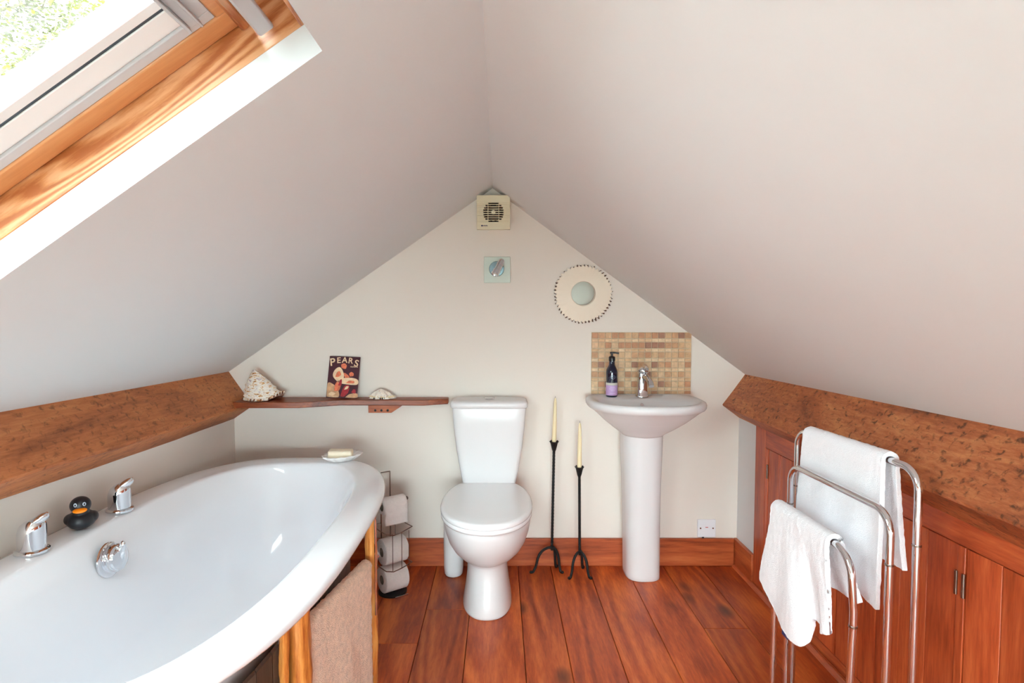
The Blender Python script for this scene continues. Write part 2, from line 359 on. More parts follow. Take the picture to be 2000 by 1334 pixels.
# ------------------------------------------------------------------ purlin beams
def beam(name, mat, T0, T1, F, n, u, back, label, wob, seed, ks):
    """Timber running with the roof slope: top edge T0->T1, face depth F(t) perpendicular to the ceiling."""
    rr = random.Random(seed); rings = []; K = 48
    for k in range(K+1):
        t = k/K*ks; T_ = T0+(T1-T0)*t; f = F(t)
        w = wob*(math.sin(t*7+seed)+.6*math.sin(t*19+2*seed))*.5+rr.uniform(-1, 1)*wob*.2
        A_ = T_+n*.02; B_ = T_-n*(f*.5)+u*(-w*.4); C_ = T_-n*(f-.006)-u*0; D_ = T_-n*(f+w)+u*.006
        E_ = D_+u*back+n*w*.6; G_ = T_+u*back+n*.02
        rings.append([A_, T_, B_, C_, D_, E_, G_])
    mb = MB(); mb.loft(rings)
    return tag(mb.build(name, mat, smooth=True, angle=28), label, 'beam')
Lt0 = V((-1.289, -.001, .939)); Lt1 = V((-1.25, -1.287, .966))
beam('timber_beam', 'beam', Lt0, Lt1, lambda t: .198-.02*min(t, 1), nL, uL, .13, 'long brown timber beam under the left slope, above the bathtub', .004, 3, 3.7)
Rt0 = V((1.172, -.001, .926)); Rt1 = V((1.127, -1.49, .959))
beam('timber_beam', 'beam2', Rt0, Rt1, lambda t: .184+.018*min(t, 1), nR, uR, .16, 'rough-hewn brown timber beam with chisel marks above the cupboard doors', .004, 5, 3.2)

# ------------------------------------------------------------------ roof window on the left slope (and the light opening added behind the viewer)
def roof_window(name, T, u0, u1, yf, yn, detail=True):
    """Local frame: x down the slope, y along the room, z out through the roof."""
    def bx(mb, a0, a1, b0, b1, c0, c1): mb.box(a0, a1, b0, b1, c0, c1, T)
    def part(nm, mat, parent, boxes, bevel=.002, pid=.5):
        mb = MB(); mb.cp = pid
        for b in boxes: mb.box(*b)
        o = mb.build(nm, mat, None, smooth=True, bevel=bevel); o.matrix_world = T.copy()
        if parent: o.parent = parent
        return o
    root = part(name, 'pine', None, [(u0, u1, yf, yf+.03, .0505, .17), (u0, u1, yn-.03, yn, .0505, .17)], pid=1.55); struct(root)
    def sub(nm, mat, boxes, bevel=.0015, pid=.5):
        o = part(nm, mat, None, boxes, bevel, pid); o.parent = root; o.matrix_parent_inverse = root.matrix_world.inverted(); return o
    sub('window_frame', 'pine_y', [(u0-.03, u0, yn-.03, yf+.03, .0505, .17), (u1, u1+.03, yn-.03, yf+.03, .0505, .17)], pid=2.4)
    a0, a1, b0, b1 = u0+.075, u1-.03, yf, yn      # sash outer
    def loop(a0, a1, yf, yn, w, z0, z1): return [(a0, a1, yf-w, yf, z0, z1), (a0, a1, yn, yn+w, z0, z1), (a0, a0+w, yn+w, yf-w, z0, z1), (a1-w, a1, yn+w, yf-w, z0, z1)]
    def loop2(t0, t1, s0, s1, z0, z1):      # t: widths on the top rail, s: on the other three sides
        return [(a0+t0, a1-s0, yf-s1, yf-s0, z0, z1), (a0+t0, a1-s0, yn+s0, yn+s1, z0, z1), (a0+t0, a0+t1, yn+s1, yf-s1, z0, z1), (a1-s1, a1-s0, yn+s1, yf-s1, z0, z1)]
    sub('sash', 'sashwood', loop2(0, .030, .003, .046, .104, .16), .003, 3.6)
    sub('glazing_frame', 'alu', loop2(.030, .068, .046, .066, .107, .155))
    sub('inner_rim', 'alu_white', loop2(.068, .071, .066, .106, .112, .15), .001)
    sub('gasket', 'gasket', loop2(.071, .073, .106, .112, .114, .15), .0005)
    sub('glazing_bead', 'alu_white', loop2(.073, .076, .112, .130, .113, .15), .001)
    sub('pane', 'glass', [(a0+.076, a1-.130, b1+.130, b0-.130, .126, .130)], 0)
    if detail:
        sub('metal_channel', 'alu', [(a0+.050, a0+.054, b1+.05, b0-.060, .096, .112), (a0+.068, a0+.073, b1+.05, b0-.066, .094, .112), (a0+.054, a0+.068, b1+.05, b0-.062, .103, .112)], .001)
        h = sub('control_bar', 'alu', [(u0+.040, u0+.068, yn+.03, yf-.022, .058, .068)], .004)
        sub('window_moulding', 'pine_y', [(a0-.004, a0+.012, yn+.004, yf-.004, .092, .108), (a0-.03, a0-.012, yn, yf, .12, .17), (u0, u0+.045, yn, yf, .13, .17)], .004, 4.3)
        sub('liner', 'pine_y', [(u0+.0, u0+.006, yn, yf, .050, .11)], .001, 1.7)
    return root
roof_window('window_1', TL, WU0, WU1, WY0, WY1)
# unseen window added in the gable behind the viewer to even the light
mb = MB()
for b in ((-.92, -.88, .10, 1.12), (.84, .88, .10, 1.12), (-.88, .84, .10, .14), (-.88, .84, 1.08, 1.12), (-.04, 0, .14, 1.08)): mb.box(b[0], b[1], YF-.07, YF-.01, b[2], b[3])
w4 = struct(mb.build('added_window', 'alu_white', smooth=True, bevel=.003))
mb = MB(); mb.box(-.88, .84, YF-.045, YF-.04, .14, 1.08); mb.build('pane', 'glass', w4, smooth=False)

# ------------------------------------------------------------------ trees seen through the roof window, above unseen ground
mb = MB(); mb.box(-40, 40, -40, 40, -2.9, -2.8); struct(mb.build('trim_bounce_ground', 'bounce_ground', smooth=False))  # unseen ground, made pale to bounce neutral daylight onto the ceilings
def tree(name, base, h, spread, seed, leaves, label, ls=1):
    rr = random.Random(seed); t = thing(name, label, 'tree', base, 'spring trees beyond the roof window')
    B = V(base); mb = MB()
    trunk = [B+V((.15*math.sin(k), .15*math.cos(k*1.3), h*k/8)) for k in range(9)]
    mb.tube(trunk, [.16*(1-k/9.5) for k in range(9)], 8)
    ends = []
    for k in range(34):
        f = .25+.72*rr.random(); p = B+V((0, 0, h*f)); a = rr.random()*2*PI; l = spread*(1.15-f)*(.6+.6*rr.random())
        d = V((math.cos(a), math.sin(a), .5+.5*rr.random()))
        q = [p, p+d*l*.5+V((0, 0, .1)), p+d*l]
        mb.tube(q, [.035, .02, .006], 5); ends.append((p, q[2]))
        for _ in range(5):
            g = rr.random(); s_ = p.lerp(q[2], .4+.6*g); e = s_+V((rr.uniform(-1, 1), rr.uniform(-1, 1), rr.uniform(-.2, 1)))*.7
            mb.tube([s_, e], [.012, .004], 4); ends.append((s_, e))
    mb.build('trunk_and_branches', 'bark', t)
    mb = MB()
    for _ in range(leaves):
        a, b = rr.choice(ends); p = a.lerp(b, .3+.8*rr.random())+V((rr.gauss(0, .3), rr.gauss(0, .3), rr.gauss(0, .25)))
        s_ = ls*rr.uniform(.02, .05); M3 = Matrix.Rotation(rr.random()*6.28, 3, 'Z') @ Matrix.Rotation(rr.random()*3, 3, 'X')
        k = len(mb.v); mb.v += [p+M3 @ V(q)*s_ for q in ((-1, 0, 0), (-.1, -.55, 0), (1, 0, .2), (-.1, .55, 0))]; mb.face((k, k+1, k+2, k+3))
    o = mb.build('foliage', 'leaf', t, smooth=False); o['kind'] = 'stuff'
tree('birch_tree', (-6.6, 4.7, -2.8), 10.5, 2.7, 11, 22000, 'pale green spring tree seen through the roof window')
tree('birch_tree', (-15.0, 10.5, -2.8), 15, 4.2, 23, 22000, 'pale green spring tree seen through the roof window', 2)
tree('birch_tree', (-8.2, 12.2, -2.8), 15, 4.0, 31, 24000, 'pale green spring tree seen through the roof window', 1.7)

# ------------------------------------------------------------------ bathtub
BX, BY = -.838, -1.08
bt = thing('bathtub', 'white oval bathtub with a rustic log surround along the left wall', 'bathtub', (BX, BY, 0))
def br(a, b, z, n=2.8, dx=0, dy=0): return ring(BX+dx, BY+dy, a, b, b, n, n, z, 128)
R = [br(.40, .795, .562), br(.415, .81, .5595), br(.436, .831, .560), br(.444, .839, .564), br(.447, .842, .570), br(.445, .840, .580), br(.438, .833, .587), br(.425, .82, .590), br(.38, .785, .5885), br(.346, .760, .587), br(.337, .752, .5845), br(.331, .746, .579), br(.326, .741, .568), br(.310, .735, .545), br(.290, .722, .50), br(.272, .70, .42), br(.262, .67, .33), br(.248, .63, .24), br(.235, .57, .175, 2.6), br(.18, .48, .145, 2.4), br(.10, .32, .132, 2.2), br(.02, .06, .130, 2)]
mb = MB(); mb.loft(R, False, True); tub = mb.build('tub', 'acrylic', bt, angle=60)
# surround: dark boards set back under the rim
mb = MB(); n_ = 60
pr = ring(BX, BY, .315, .735, .735, 2.8, 2.8, 0, 240)
for i in range(0, 240, 4):
    q = pr[i:i+5] if i+5 <= 240 else pr[i:]+pr[:5-(240-i)]
    mb.cp = i+.3+.5*random.random()
    a, b = q[0], q[-1]; g = (b-a)*.02
    o_ = V((BX, BY, 0)); ina = (o_-a).normalized()*.015; inb = (o_-b).normalized()*.015
    mb.prism([a+g, b-g, b-g+inb, a+g+ina], (0, 0, .41))
mb.build('side_panel', 'panel', bt, smooth=False)
def log(x, y, r, z1=.552, tilt=0, seed=1, name='log_post'):
    rr = random.Random(seed); rings = []
    for k in range(25):
        z = z1*k/24; rings.append([V((x+tilt*(z-.3)+(r+.0022*math.sin(z*22+3*math.cos(t*2)+seed)+.0012*math.sin(t*5+z*60))*math.cos(t), y+(r+.002*math.sin(z*17+t*2+seed))*math.sin(t), z)) for t in [2*PI*i/20 for i in range(20)]])
    mb = MB(); mb.cp = .7; mb.loft(rings); return mb.build(name, 'log', bt)
log(-.4165, -.885, .018, seed=2); log(-.500, -1.315, .028, .49, seed=5); log(-.517, -1.378, .010, .47, seed=9, tilt=.03)
log(-.575, -1.72, .028, seed=8)
for a_, b_, r_ in (((-.3985, -.905, .555), (-.3985, -.905, .24), .0035), ((-.530, -1.362, .53), (-.535, -1.36, .1), .005)):
    mb = MB(); mb.tube([a_, b_], r_, 8); mb.build('chrome_strip', 'chrome', bt)
mb = MB(); RL0 = V((-.408, -.868, .418)); RL1 = V((-.500, -1.30, .412)); mb.tube([RL0+V((-.01, .0, 0)), RL1], .0075, 12); mb.ball(RL0+V((.001, .006, 0)), .0125); mb.tube([RL0+V((-.004, -.012, 0)), V((-.430, -.885, .423))], .006)
mb.build('towel_rail', 'chrome', bt)
# tap handles and overflow control
def tap_handle(x, y, rot):
    mb = MB(); T = Matrix.Rotation(rot, 4, 'Z')
    mb.lathe([(.001, 0), (.038, 0), (.0395, .003), (.0385, .008), (.034, .011), (.031, .0125)], (x, y, .5885), 40, T)
    base = mb.build('tap_handle', 'chrome', bt)
    # body: cylinder with a slanting domed top that runs out into a lever
    rings = []
    K = 40
    prof = [(.0315, .0, 0), (.0322, .02, 0), (.0322, .042, 0), (.0315, .052, .15), (.029, .062, .45), (.0245, .0705, .8), (.014, .076, 1.0), (.002, .0775, 1.0)]
    for r, z, k in prof:
        rings.append([V((x, y, .600))+T @ V((r*math.cos(2*PI*i/K), r*math.sin(2*PI*i/K), z-.010*k*0+(.012*math.cos(2*PI*i/K)*r/.035 if z > .03 else 0))) for i in range(K)])
    mb = MB(); mb.loft(rings); mb.build('tap_body', 'chrome', base)
    mb = MB(); sec = []
    for t, w, h in ((-.45, .016, .006), (-.1, .023, .011), (.35, .022, .013), (.7, .017, .012), (.95, .011, .009), (1.05, .005, .004)):
        c = V((x, y, .600))+T @ V((.004+.036*t, 0, .066+.020*t)); sec.append([c+T @ V((-.2*h*math.sin(a), w*math.cos(a), h*math.sin(a))) for a in [2*PI*i/20 for i in range(20)]])
    mb.loft(sec); mb.build('lever', 'chrome', base)
tap_handle(-1.222, -1.240, .15); tap_handle(-1.203, -.925, .15)
T = Matrix.Translation((-1.124, -1.095, .505)) @ Matrix.Rotation(math.radians(84), 4, 'Y')
mb = MB(); mb.lathe([(.001, -.004), (.047, -.004), (.050, 0), (.049, .004), (.045, .006), (.001, .007)], seg=48, T=T); ov = mb.build('overflow_plate', 'steel', bt); ov.data.materials[0] = M['chrome']
mb = MB(); T2 = T @ Matrix.Translation((-.002, .006, 0)); mb.lathe([(.001, .006), (.038, .006), (.040, .010), (.039, .024), (.035, .031), (.024, .035), (.001, .036)], seg=40, T=T2)
mb.build('overflow_knob', 'chrome', ov)
mb = MB(); mb.ball((0, 0, 0), (.033, .009, .012), T=T2 @ Matrix.Translation((-.016, 0, .034)) @ Matrix.Rotation(.35, 4, 'Y')); mb.build('knob_fin', 'chrome', ov)

# beige towel over the rail
def drape(name, mats, top, bot_front, bot_back, r, label, cat, nu=60, nv=46, thick=.009, group=None, out=V((1, 0, 0)), wav=.003, seed=1, disp=.0, dsz=.02, round_=False, frontcurve=None):
    """Cloth over a bar: `top` = bar path, bottom paths front/back; `out` points to the front side."""
    tp = spline(top, nu); bf = spline(bot_front, nu); bb = spline(bot_back, nu)
    P = []
    for i in range(nu+1):
        row = []; c = tp[i]
        for j in range(nv+1):           # back hem up to the bar
            t = j/nv; e = t**.8
            a = c-out*r; b = bb[i]; p = b.lerp(a, t); k = 1-t
            p = V((b.x+(a.x-b.x)*min(1, t*1.6+.0) if False else p.x, p.y, p.z)); p = p+out*wav*k*math.sin(i*.37+seed+t*2)
            row.append(p)
        for j in range(1, 8):           # over the bar
            an = PI*j/8; row.append(c-out*r*math.cos(an)+V((0, 0, 1))*r*math.sin(an))
        for j in range(nv+1):
            t = j/nv; a = c+out*r; b = bf[i]
            s_ = t*t*(3-2*t) if frontcurve else t
            p = V((a.x+(b.x-a.x)*s_, a.y+(b.y-a.y)*s_, a.z+(b.z-a.z)*t))+out*wav*t*math.sin(i*.31+seed*2+t*3)
            row.append(p)
        P.append(row)
    mb = MB(); mb.grid(P); o = mb.build(name, mats, None, solid=thick, angle=180, org=tuple(tp[nu//2]))
    q = o.modifiers.new('bev', 'BEVEL'); q.width = thick*.42; q.segments = 3; q.limit_method = 'ANGLE'; q.angle_limit = math.radians(50)
    if disp:
        tx = bpy.data.textures.new(name+'_pile', 'CLOUDS'); tx.noise_scale = dsz; q = o.modifiers.new('pile', 'DISPLACE'); q.texture = tx; q.strength = disp; q.texture_coords = 'LOCAL'
    return tag(o, label, cat, group)
d = (RL1-RL0).normalized(); outv = V((-d.y, d.x, 0)); outv = outv if outv.x > 0 else -outv
t0 = RL0+d*.066; t1 = RL1-d*.014
drape('bath_towel', 'mat', [t0, (t0+t1)/2, t1],
      [t0+outv*.012+V((0, 0, -.405)), (t0+t1)/2+outv*.02+V((0, 0, -.40)), t1+outv*.014+V((0, 0, -.40))],
      [t0-outv*.02+V((0, 0, -.30)), (t0+t1)/2-outv*.022+V((0, 0, -.30)), t1-outv*.02+V((0, 0, -.30))],
      .0135, 'fluffy beige towel hanging over the chrome rail on the side of the bathtub', 'towel', out=outv, thick=.011, wav=.003, seed=2, disp=.006, dsz=.012)

# things on the bath rim
DK = V((-1.214, -1.075, .5925))
dk = thing('rubber_duck', 'small black rubber duck with an orange beak on the bath rim', 'toy', DK)
T = Matrix.Rotation(.58, 4, 'Z'); F_ = lambda p: DK+T @ V(p)     # duck looks towards -y local
mb = MB(); mb.ball(F_((0, 0, .0245)), (.037, .045, .027), 28, 16, T)
mb.ball(F_((0, .035, .036)), (.02, .022, .012), 20, 12, T @ Matrix.Rotation(.5, 4, 'X'))
mb.ball(F_((-.027, .004, .027)), (.015, .028, .015), 20, 12, T); mb.ball(F_((.027, .004, .027)), (.015, .028, .015), 20, 12, T)
mb.ball(F_((0, -.012, .050)), (.020, .020, .016), 20, 12, T); mb.ball(F_((0, -.014, .070)), (.0262, .0262, .0248), 28, 16, T)
o = mb.build('duck_body', 'rubber', dk, angle=180); q = o.modifiers.new('rm', 'REMESH'); q.mode = 'VOXEL'; q.voxel_size = .0018; q.use_smooth_shade = True
q = o.modifiers.new('sm', 'SMOOTH'); q.iterations = 6; q.factor = .6
mb = MB(); mb.ball(F_((0, -.042, .0615)), (.0175, .012, .0052), 24, 12, T @ Matrix.Rotation(.30, 4, 'X')); mb.ball(F_((0, -.039, .0583)), (.0145, .010, .0045), 24, 12, T @ Matrix.Rotation(-.2, 4, 'X')); mb.build('beak', 'orange', dk)
for s_ in (-1, 1):
    mb = MB(); mb.ball(F_((s_*.0105, -.0385, .0775)), (.0042, .0022, .0056), 16, 10, T @ Matrix.Rotation(s_*.35, 4, 'Z')); e = mb.build('eye', 'eye', dk)
    mb = MB(); mb.ball(F_((s_*.0105, -.0405, .0775)), (.0021, .0014, .0034), 12, 8, T @ Matrix.Rotation(s_*.35, 4, 'Z')); mb.build('pupil', 'black', e)

SD = V((-.668, -.300, .5905)); T = Matrix.Translation(SD) @ Matrix.Rotation(.75, 4, 'Z')
mb = MB(); K = 72
def scal(a, b, z, amp): return [T @ V(((a+amp*math.cos(14*t))*math.cos(t), (b+amp*math.cos(14*t))*math.sin(t), z)) for t in [2*PI*i/K for i in range(K)]]
mb.loft([scal(.045, .03, 0, 0), scal(.056, .040, .002, .0005), scal(.078, .056, .016, .003), scal(.087, .064, .0235, .0045), scal(.086, .063, .027, .0045), scal(.074, .052, .0235, .003), scal(.052, .036, .013, .001), scal(.01, .01, .011, 0)])
tag(mb.build('soap_dish', 'dish', None, angle=180, org=SD), 'white shell-shaped soap dish with a scalloped edge on the far bath rim', 'soap dish')
T = Matrix.Translation(SD+V((-.008, -.004, .0135))) @ Matrix.Rotation(.12, 4, 'Z') @ Matrix.Rotation(.03, 4, 'Y')
mb = MB(); mb.box(-.050, .050, -.029, .029, .0, .031, T)
tag(mb.build('soap_bar', 'soap', None, bevel=.007, seg=4, org=SD+V((0, 0, .012)), angle=180), 'cream bar of soap lying in the white dish', 'soap')

# ------------------------------------------------------------------ shelf on the back wall
SZ = .817
sh = thing('wall_shelf', 'narrow dark oak shelf board along the back wall above the bathtub', 'shelf', (-.74, 0, SZ-.026))
mb = MB(); mb.cp = .45
mb.prism([(-1.262, -.001, SZ-.026), (-1.262, -.11, SZ-.026), (-1.225, -.155, SZ-.026), (-1.17, -.170, SZ-.026), (-.90, -.165, SZ-.026), (-.732, -.088, SZ-.026), (-.35, -.096, SZ-.026), (-.24, -.052, SZ-.026), (-.24, -.001, SZ-.026)], (0, 0, .026))
mb.build('shelf_board', 'shelf', sh, bevel=.003)
mb = MB(); mb.cp = .8; z1 = SZ-.0262
mb.prism([(-.613, -.058, z1), (-.613, -.058, z1-.040), (-.505, -.058, z1-.040), (-.445, -.058, z1)], (0, .0572, 0)); bk = mb.build('bracket', 'shelf', sh, bevel=.0015)
for k in range(3):
    mb = MB(); mb.lathe([(.0, 0), (.0055, 0), (.0055, .0015), (.0, .0015)], (0, 0, 0), 14, Matrix.Translation((-.58+.029*k, -.0578, z1-.028)) @ Matrix.Rotation(PI/2, 4, 'X')); mb.build('screw', 'iron', bk)

# large helmet shell
def conch(cx, cy, z0, w, dp, h):
    t = thing('conch_shell', 'large cream conch shell with brown flecks on the left of the shelf', 'seashell', (cx, cy, z0))
    rings = []; K = 96; NR = 46; rr = random.Random(4); NW = 6
    for j in range(NR+1):
        f = j/NR; row = []; r = max(0, 1-f**1.45)**.85
        for i in range(K):
            a = 2*PI*i/K; ph = (f*NW+a/(2*PI)) % 1; wi = math.floor(f*NW+a/(2*PI))
            step = .055*(1-f)**.5*(math.sin(PI*ph)**.6-.5)
            knob = .075*max(0, math.cos(8*a+1.7*wi))**3*max(0, math.sin(PI*ph))**3*(1-.6*f)
            flare = .13*max(0, math.cos(a+.25))**6*(1-f)**5
            rad = r+(step+knob)*min(1, r*3)+flare
            x = cx+rad*w*.5*math.cos(a)-.040*f**1.2; y = cy+rad*dp*.5*math.sin(a)
            lift = .030*max(0, math.cos(a+.25))**5*(1-f)**6
            row.append(V((x, y, z0+.003+h*f+lift)))
        rings.append(row)
    mb = MB(); mb.loft(rings); mb.build('whorls', 'conch', t, angle=180)
    # rolled lip round the front of the opening, with brown teeth
    mb = MB(); P = []
    def at(a):
        lift = max(0, math.cos(a+.25))**5
        return V((cx+(.5*w+.5*w*.13*max(0, math.cos(a+.25))**6)*math.cos(a), cy+(.5*dp+.004)*math.sin(a), z0+.0075+.030*lift))
    for i in range(61):
        a = -PI*1.02+PI*1.12*i/60; base = at(a); o_ = V((math.cos(a), math.sin(a), 0)); row = []
        wv = (1+.18*math.sin(i*1.1))*min(1, .25+min(i, 60-i)/8)
        for k in range(9):
            b = 2*PI*k/8; row.append(base+o_*.0058*wv*math.cos(b)+V((0, 0, 1))*.0068*math.sin(b)*wv)
        P.append(row)
    mb.grid(P); lp = mb.build('lip', 'conch', t, angle=180)
    for i, a in enumerate([-2.85, -2.72, -1.95, -1.75, -1.42, -1.02, -.78, -.62, -.48, -.34]):
        mb = MB(); c = at(a)+V((math.cos(a), math.sin(a), 0))*.0045
        mb.ball(c, (.0042, .003, .0066), 10, 8, Matrix.Rotation(a+PI/2, 4, 'Z') @ Matrix.Rotation(.5, 4, 'Y')); mb.build('lip_mark', 'lipbrown', lp)
    return t
conch(-1.090, -.088, SZ, .172, .112, .138)
# small spiky shell
t = thing('murex_shell', 'small pale spiky seashell on the right of the shelf', 'seashell', (-.548, -.052, SZ))
mb = MB(); rings = []; K = 56
for j in range(19):
    f = j/18; r = math.cos(f*PI/2)**.7 if f < 1 else .02; row = []
    for i in range(K):
        a = 2*PI*i/K; rib = 1+.16*math.cos(7*a*1.0+1)*(1-f*.4)+.05*math.sin(f*40)
        sp = .22*max(0, math.cos(14*a))**6*max(0, math.cos(f*PI*3))**4*(1-f)
        row.append(V((-.548+.052*(r*rib+sp)*math.cos(a)-.006*f, -.052+.034*(r*rib+sp)*math.sin(a), SZ+.002+.044*f+.010*sp)))
    rings.append(row)
mb.loft(rings); mb.build('whorls', 'smallshell', t, angle=180)
mb = MB()
for i in range(13):
    a = -PI+PI*i/12; p = V((-.548+.046*math.cos(a), -.052+.030*math.sin(a), SZ+.010)); o_ = V((math.cos(a), math.sin(a)*.7, .28)); mb.tube([p, p+o_*.010, p+o_*.017+V((0, 0, -.003))], [.0045, .003, .0008], 7)
mb.build('spines', 'lipcream', t)
mb = MB()
for i in range(7): mb.ball((-.580+.0098*i, -.0865+.0015*abs(i-3), SZ+.0055), (.0032, .0022, .0052), 8, 6)
mb.build('aperture', 'black', t)

# tin sign leaning against the wall
TS = thing('tin_sign', 'small dark red vintage tin sign with arched cream lettering leaning on the wall', 'sign', (-.733, -.055, SZ))
T = Matrix.Translation((-.738, -.056, SZ+.0005)) @ Matrix.Rotation(math.radians(-13.5), 4, 'X') @ Matrix.Rotation(.0, 4, 'Z') @ Matrix.Shear('XZ', 4, (0, 0)) if False else Matrix.Translation((-.738, -.058, SZ+.0008)) @ Matrix.Rotation(math.radians(-13.5), 4, 'X') @ Matrix.Rotation(math.radians(2.2), 4, 'Y')
W_, H_ = .146, .197
mb = MB(); mb.box(-W_/2, W_/2, 0, .0016, 0.003, H_+.003, T); mb.build('sign_plate', 'tin', TS, bevel=.0006)
def blob(pts, lay, mi, mb, sm=28):
    P_ = spline(list(pts)+[pts[0]], sm)[:-1]; k = len(mb.v)
    mb.cur = mi; mb.v += [T @ V(((p.x-.5)*W_, -.0004-.00025*lay, .003+p.y*H_)) for p in P_]; mb.face(range(k, k+len(P_)))
B2 = lambda *a: [V((x, y, 0)) for x, y in a]
mb = MB()
blob(B2((.02, .02), (.40, .02), (.36, .20), (.2, .32), (.02, .34)), 0, 3, mb)            # tan ground
blob(B2((.62, .02), (.98, .02), (.98, .12), (.75, .10)), 0, 3, mb)
blob(B2((.30, .40), (.16, .52), (.20, .66), (.34, .74), (.46, .66), (.52, .50), (.42, .40)), 0, 0, mb)   # large cream form
blob(B2((.24, .16), (.40, .18), (.44, .34), (.36, .42), (.26, .32)), 1, 2, mb)
blob(B2((.34, .36), (.62, .33), (.96, .33), (.98, .44), (.80, .49), (.52, .48), (.34, .46)), 1, 0, mb)   # long cream form
blob(B2((.42, .72), (.40, .80), (.50, .83), (.58, .78), (.55, .70)), 1, 2, mb)
blob(B2((.56, .48), (.50, .60), (.60, .58), (.70, .50)), 2, 2, mb)
blob(B2((.72, .52), (.68, .58), (.74, .63), (.82, .60), (.82, .54)), 2, 2, mb)
blob(B2((.46, .04), (.50, .18), (.58, .30), (.72, .30), (.70, .14), (.58, .04)), 1, 1, mb)               # crimson form
blob(B2((.80, .14), (.86, .22), (.93, .20), (.93, .12)), 1, 1, mb)
blob(B2((.56, .20), (.62, .28), (.70, .28), (.66, .22)), 2, 0, mb)
blob(B2((.24, .50), (.28, .60), (.36, .64), (.42, .56), (.34, .50)), 2, 2, mb)
blob(B2((.60, .36), (.70, .42), (.86, .41), (.84, .36)), 2, 2, mb)
blob(B2((.36, .30), (.40, .42), (.46, .44), (.46, .30)), 2, 1, mb)
blob(B2((.06, .08), (.16, .14), (.30, .10), (.18, .05)), 1, 0, mb)
mb.cur = 0
for k in range(9): x = .70+.028*k; mb.box((x-.5)*W_, (x+.016-.5)*W_, -.0009, -.0003, .003+(.745-.002*(k % 3))*H_, .003+(.765+.006*(k % 2))*H_, T)
for k in range(14): x = .08+.022*k; mb.box((x-.5)*W_, (x+.014-.5)*W_, -.0012, -.0003, .003+.025*H_, .003+(.045+.005*(k % 2))*H_, T)
mb.build('printed_picture', ['tin_cream', 'tin_red', 'tin_skin', 'tin_tan', 'black'], TS, smooth=False)
def letter_mesh(ch, size, ext=.0003):
    cu = bpy.data.curves.new('letter', 'FONT'); cu.body = ch; cu.size = size; cu.extrude = ext; cu.align_x = 'CENTER'; cu.offset = size*.018
    o = bpy.data.objects.new('letter', cu); C.objects.link(o); bpy.context.view_layer.update()
    me = bpy.data.meshes.new_from_object(o.evaluated_get(bpy.context.evaluated_depsgraph_get())); bpy.data.objects.remove(o); return me
mb = MB()
for k, ch in enumerate('PEARS'):
    x = (-.5+.13+.185*k)*W_; y = H_*(.815+.05*(1-((k-2)/2)**2)); rot = -(k-2)*.11*-1
    sc = (1.25 if k == 0 else 1.12 if k == 4 else .95)
    me = letter_mesh(ch, .040*sc); Rm = Matrix.Rotation(-rot*-1 if False else (2-k)*.10, 4, 'Y')
    Tm = T @ Matrix.Translation((x, -.0014, y-(.006 if k in (0, 4) else 0))) @ Matrix.Rotation((k-2)*.09, 4, 'Y') @ Matrix.Rotation(PI/2, 4, 'X')
    b = len(mb.v); mb.v += [Tm @ v.co for v in me.vertices]
    for p in me.polygons: mb.face([b+i for i in p.vertices])
mb.build('lettering', 'tin_cream', TS, smooth=False)

# ------------------------------------------------------------------ fittings on the gable wall
fx, fz = -.0265, 1.677
fan = thing('extractor_fan', 'square cream extractor fan at the top of the gable wall', 'fan', (fx, 0, fz))
FD = .075; FW = .076
mb = MB(); sq = lambda h, y: [V((fx-h, y, fz-h)), V((fx+h, y, fz-h)), V((fx+h, y, fz+h)), V((fx-h, y, fz+h))]
mb.loft([sq(.060, -FD+.012), sq(.060, -.0005), sq(.066, -.0005), sq(.066, -FD+.012), sq(.060, -FD+.012)], False, False); mb.build('housing', 'cream_plastic', fan, smooth=False)
# cover with slots cut across a round opening
mb = MB(); y0, y1 = -FD-.006, -FD+.012; R_ = .0475; nslot = 9; pit = .0101; zs = [fz+.0005+(k-4)*pit for k in range(nslot)]; hh = .0035
zcuts = [fz-.0775]+[z for c in zs for z in (c-hh, c+hh)]+[fz+.0775]
for i in range(len(zcuts)-1):
    za, zb = zcuts[i], zcuts[i+1]
    if i % 2 == 0: mb.box(fx-FW, fx+FW, y0, y1, za, zb)
    else:
        zc = (za+zb)/2-fz; hw = math.sqrt(max(R_*R_-zc*zc, 0)); hw = min(hw, .046) if abs(zc) < .035 else hw
        for a, b in ((fx-FW, fx-hw), (fx+hw, fx+FW), (fx-.0262, fx-.0232), (fx+.0232, fx+.0262)): 
            if b > a: mb.box(a, b, y0+.0003, y1, za, zb)
mb.build('cover', 'cream_plastic', fan, smooth=False, bevel=.0008, seg=1)
mb = MB(); mb.lathe([(0, 0), (.0095, 0), (.0095, .004), (0, .006)], (0, 0, 0), 20, Matrix.Translation((fx, y0+.001, fz)) @ Matrix.Rotation(PI/2, 4, 'X')); mb.build('hub', 'cream_plastic', fan)
mb = MB()
for k in range(7):
    a = 2*PI*k/7; Tk = Matrix.Translation((fx, -FD+.020, fz)) @ Matrix.Rotation(a, 4, 'Y') @ Matrix.Rotation(.5, 4, 'X'); mb.box(-.012, .012, -.001, .001, .008, .045, Tk)
mb.box(fx-.058, fx+.058, -FD+.034, -FD+.036, fz-.058, fz+.058)
mb.build('fan_blades', 'dark_grille', fan, smooth=False)
mb = MB(); mb.ball((fx-.052, y0-.0002, fz-.0605), (.0042, .0008, .0035), 14, 8)
for k in range(5): mb.box(fx-.0465+.0042*k, fx-.0435+.0042*k, y0-.0007, y0, fz-.0625, fz-.0590+.001*(k % 2))
mb.build('logo', 'navy', fan)

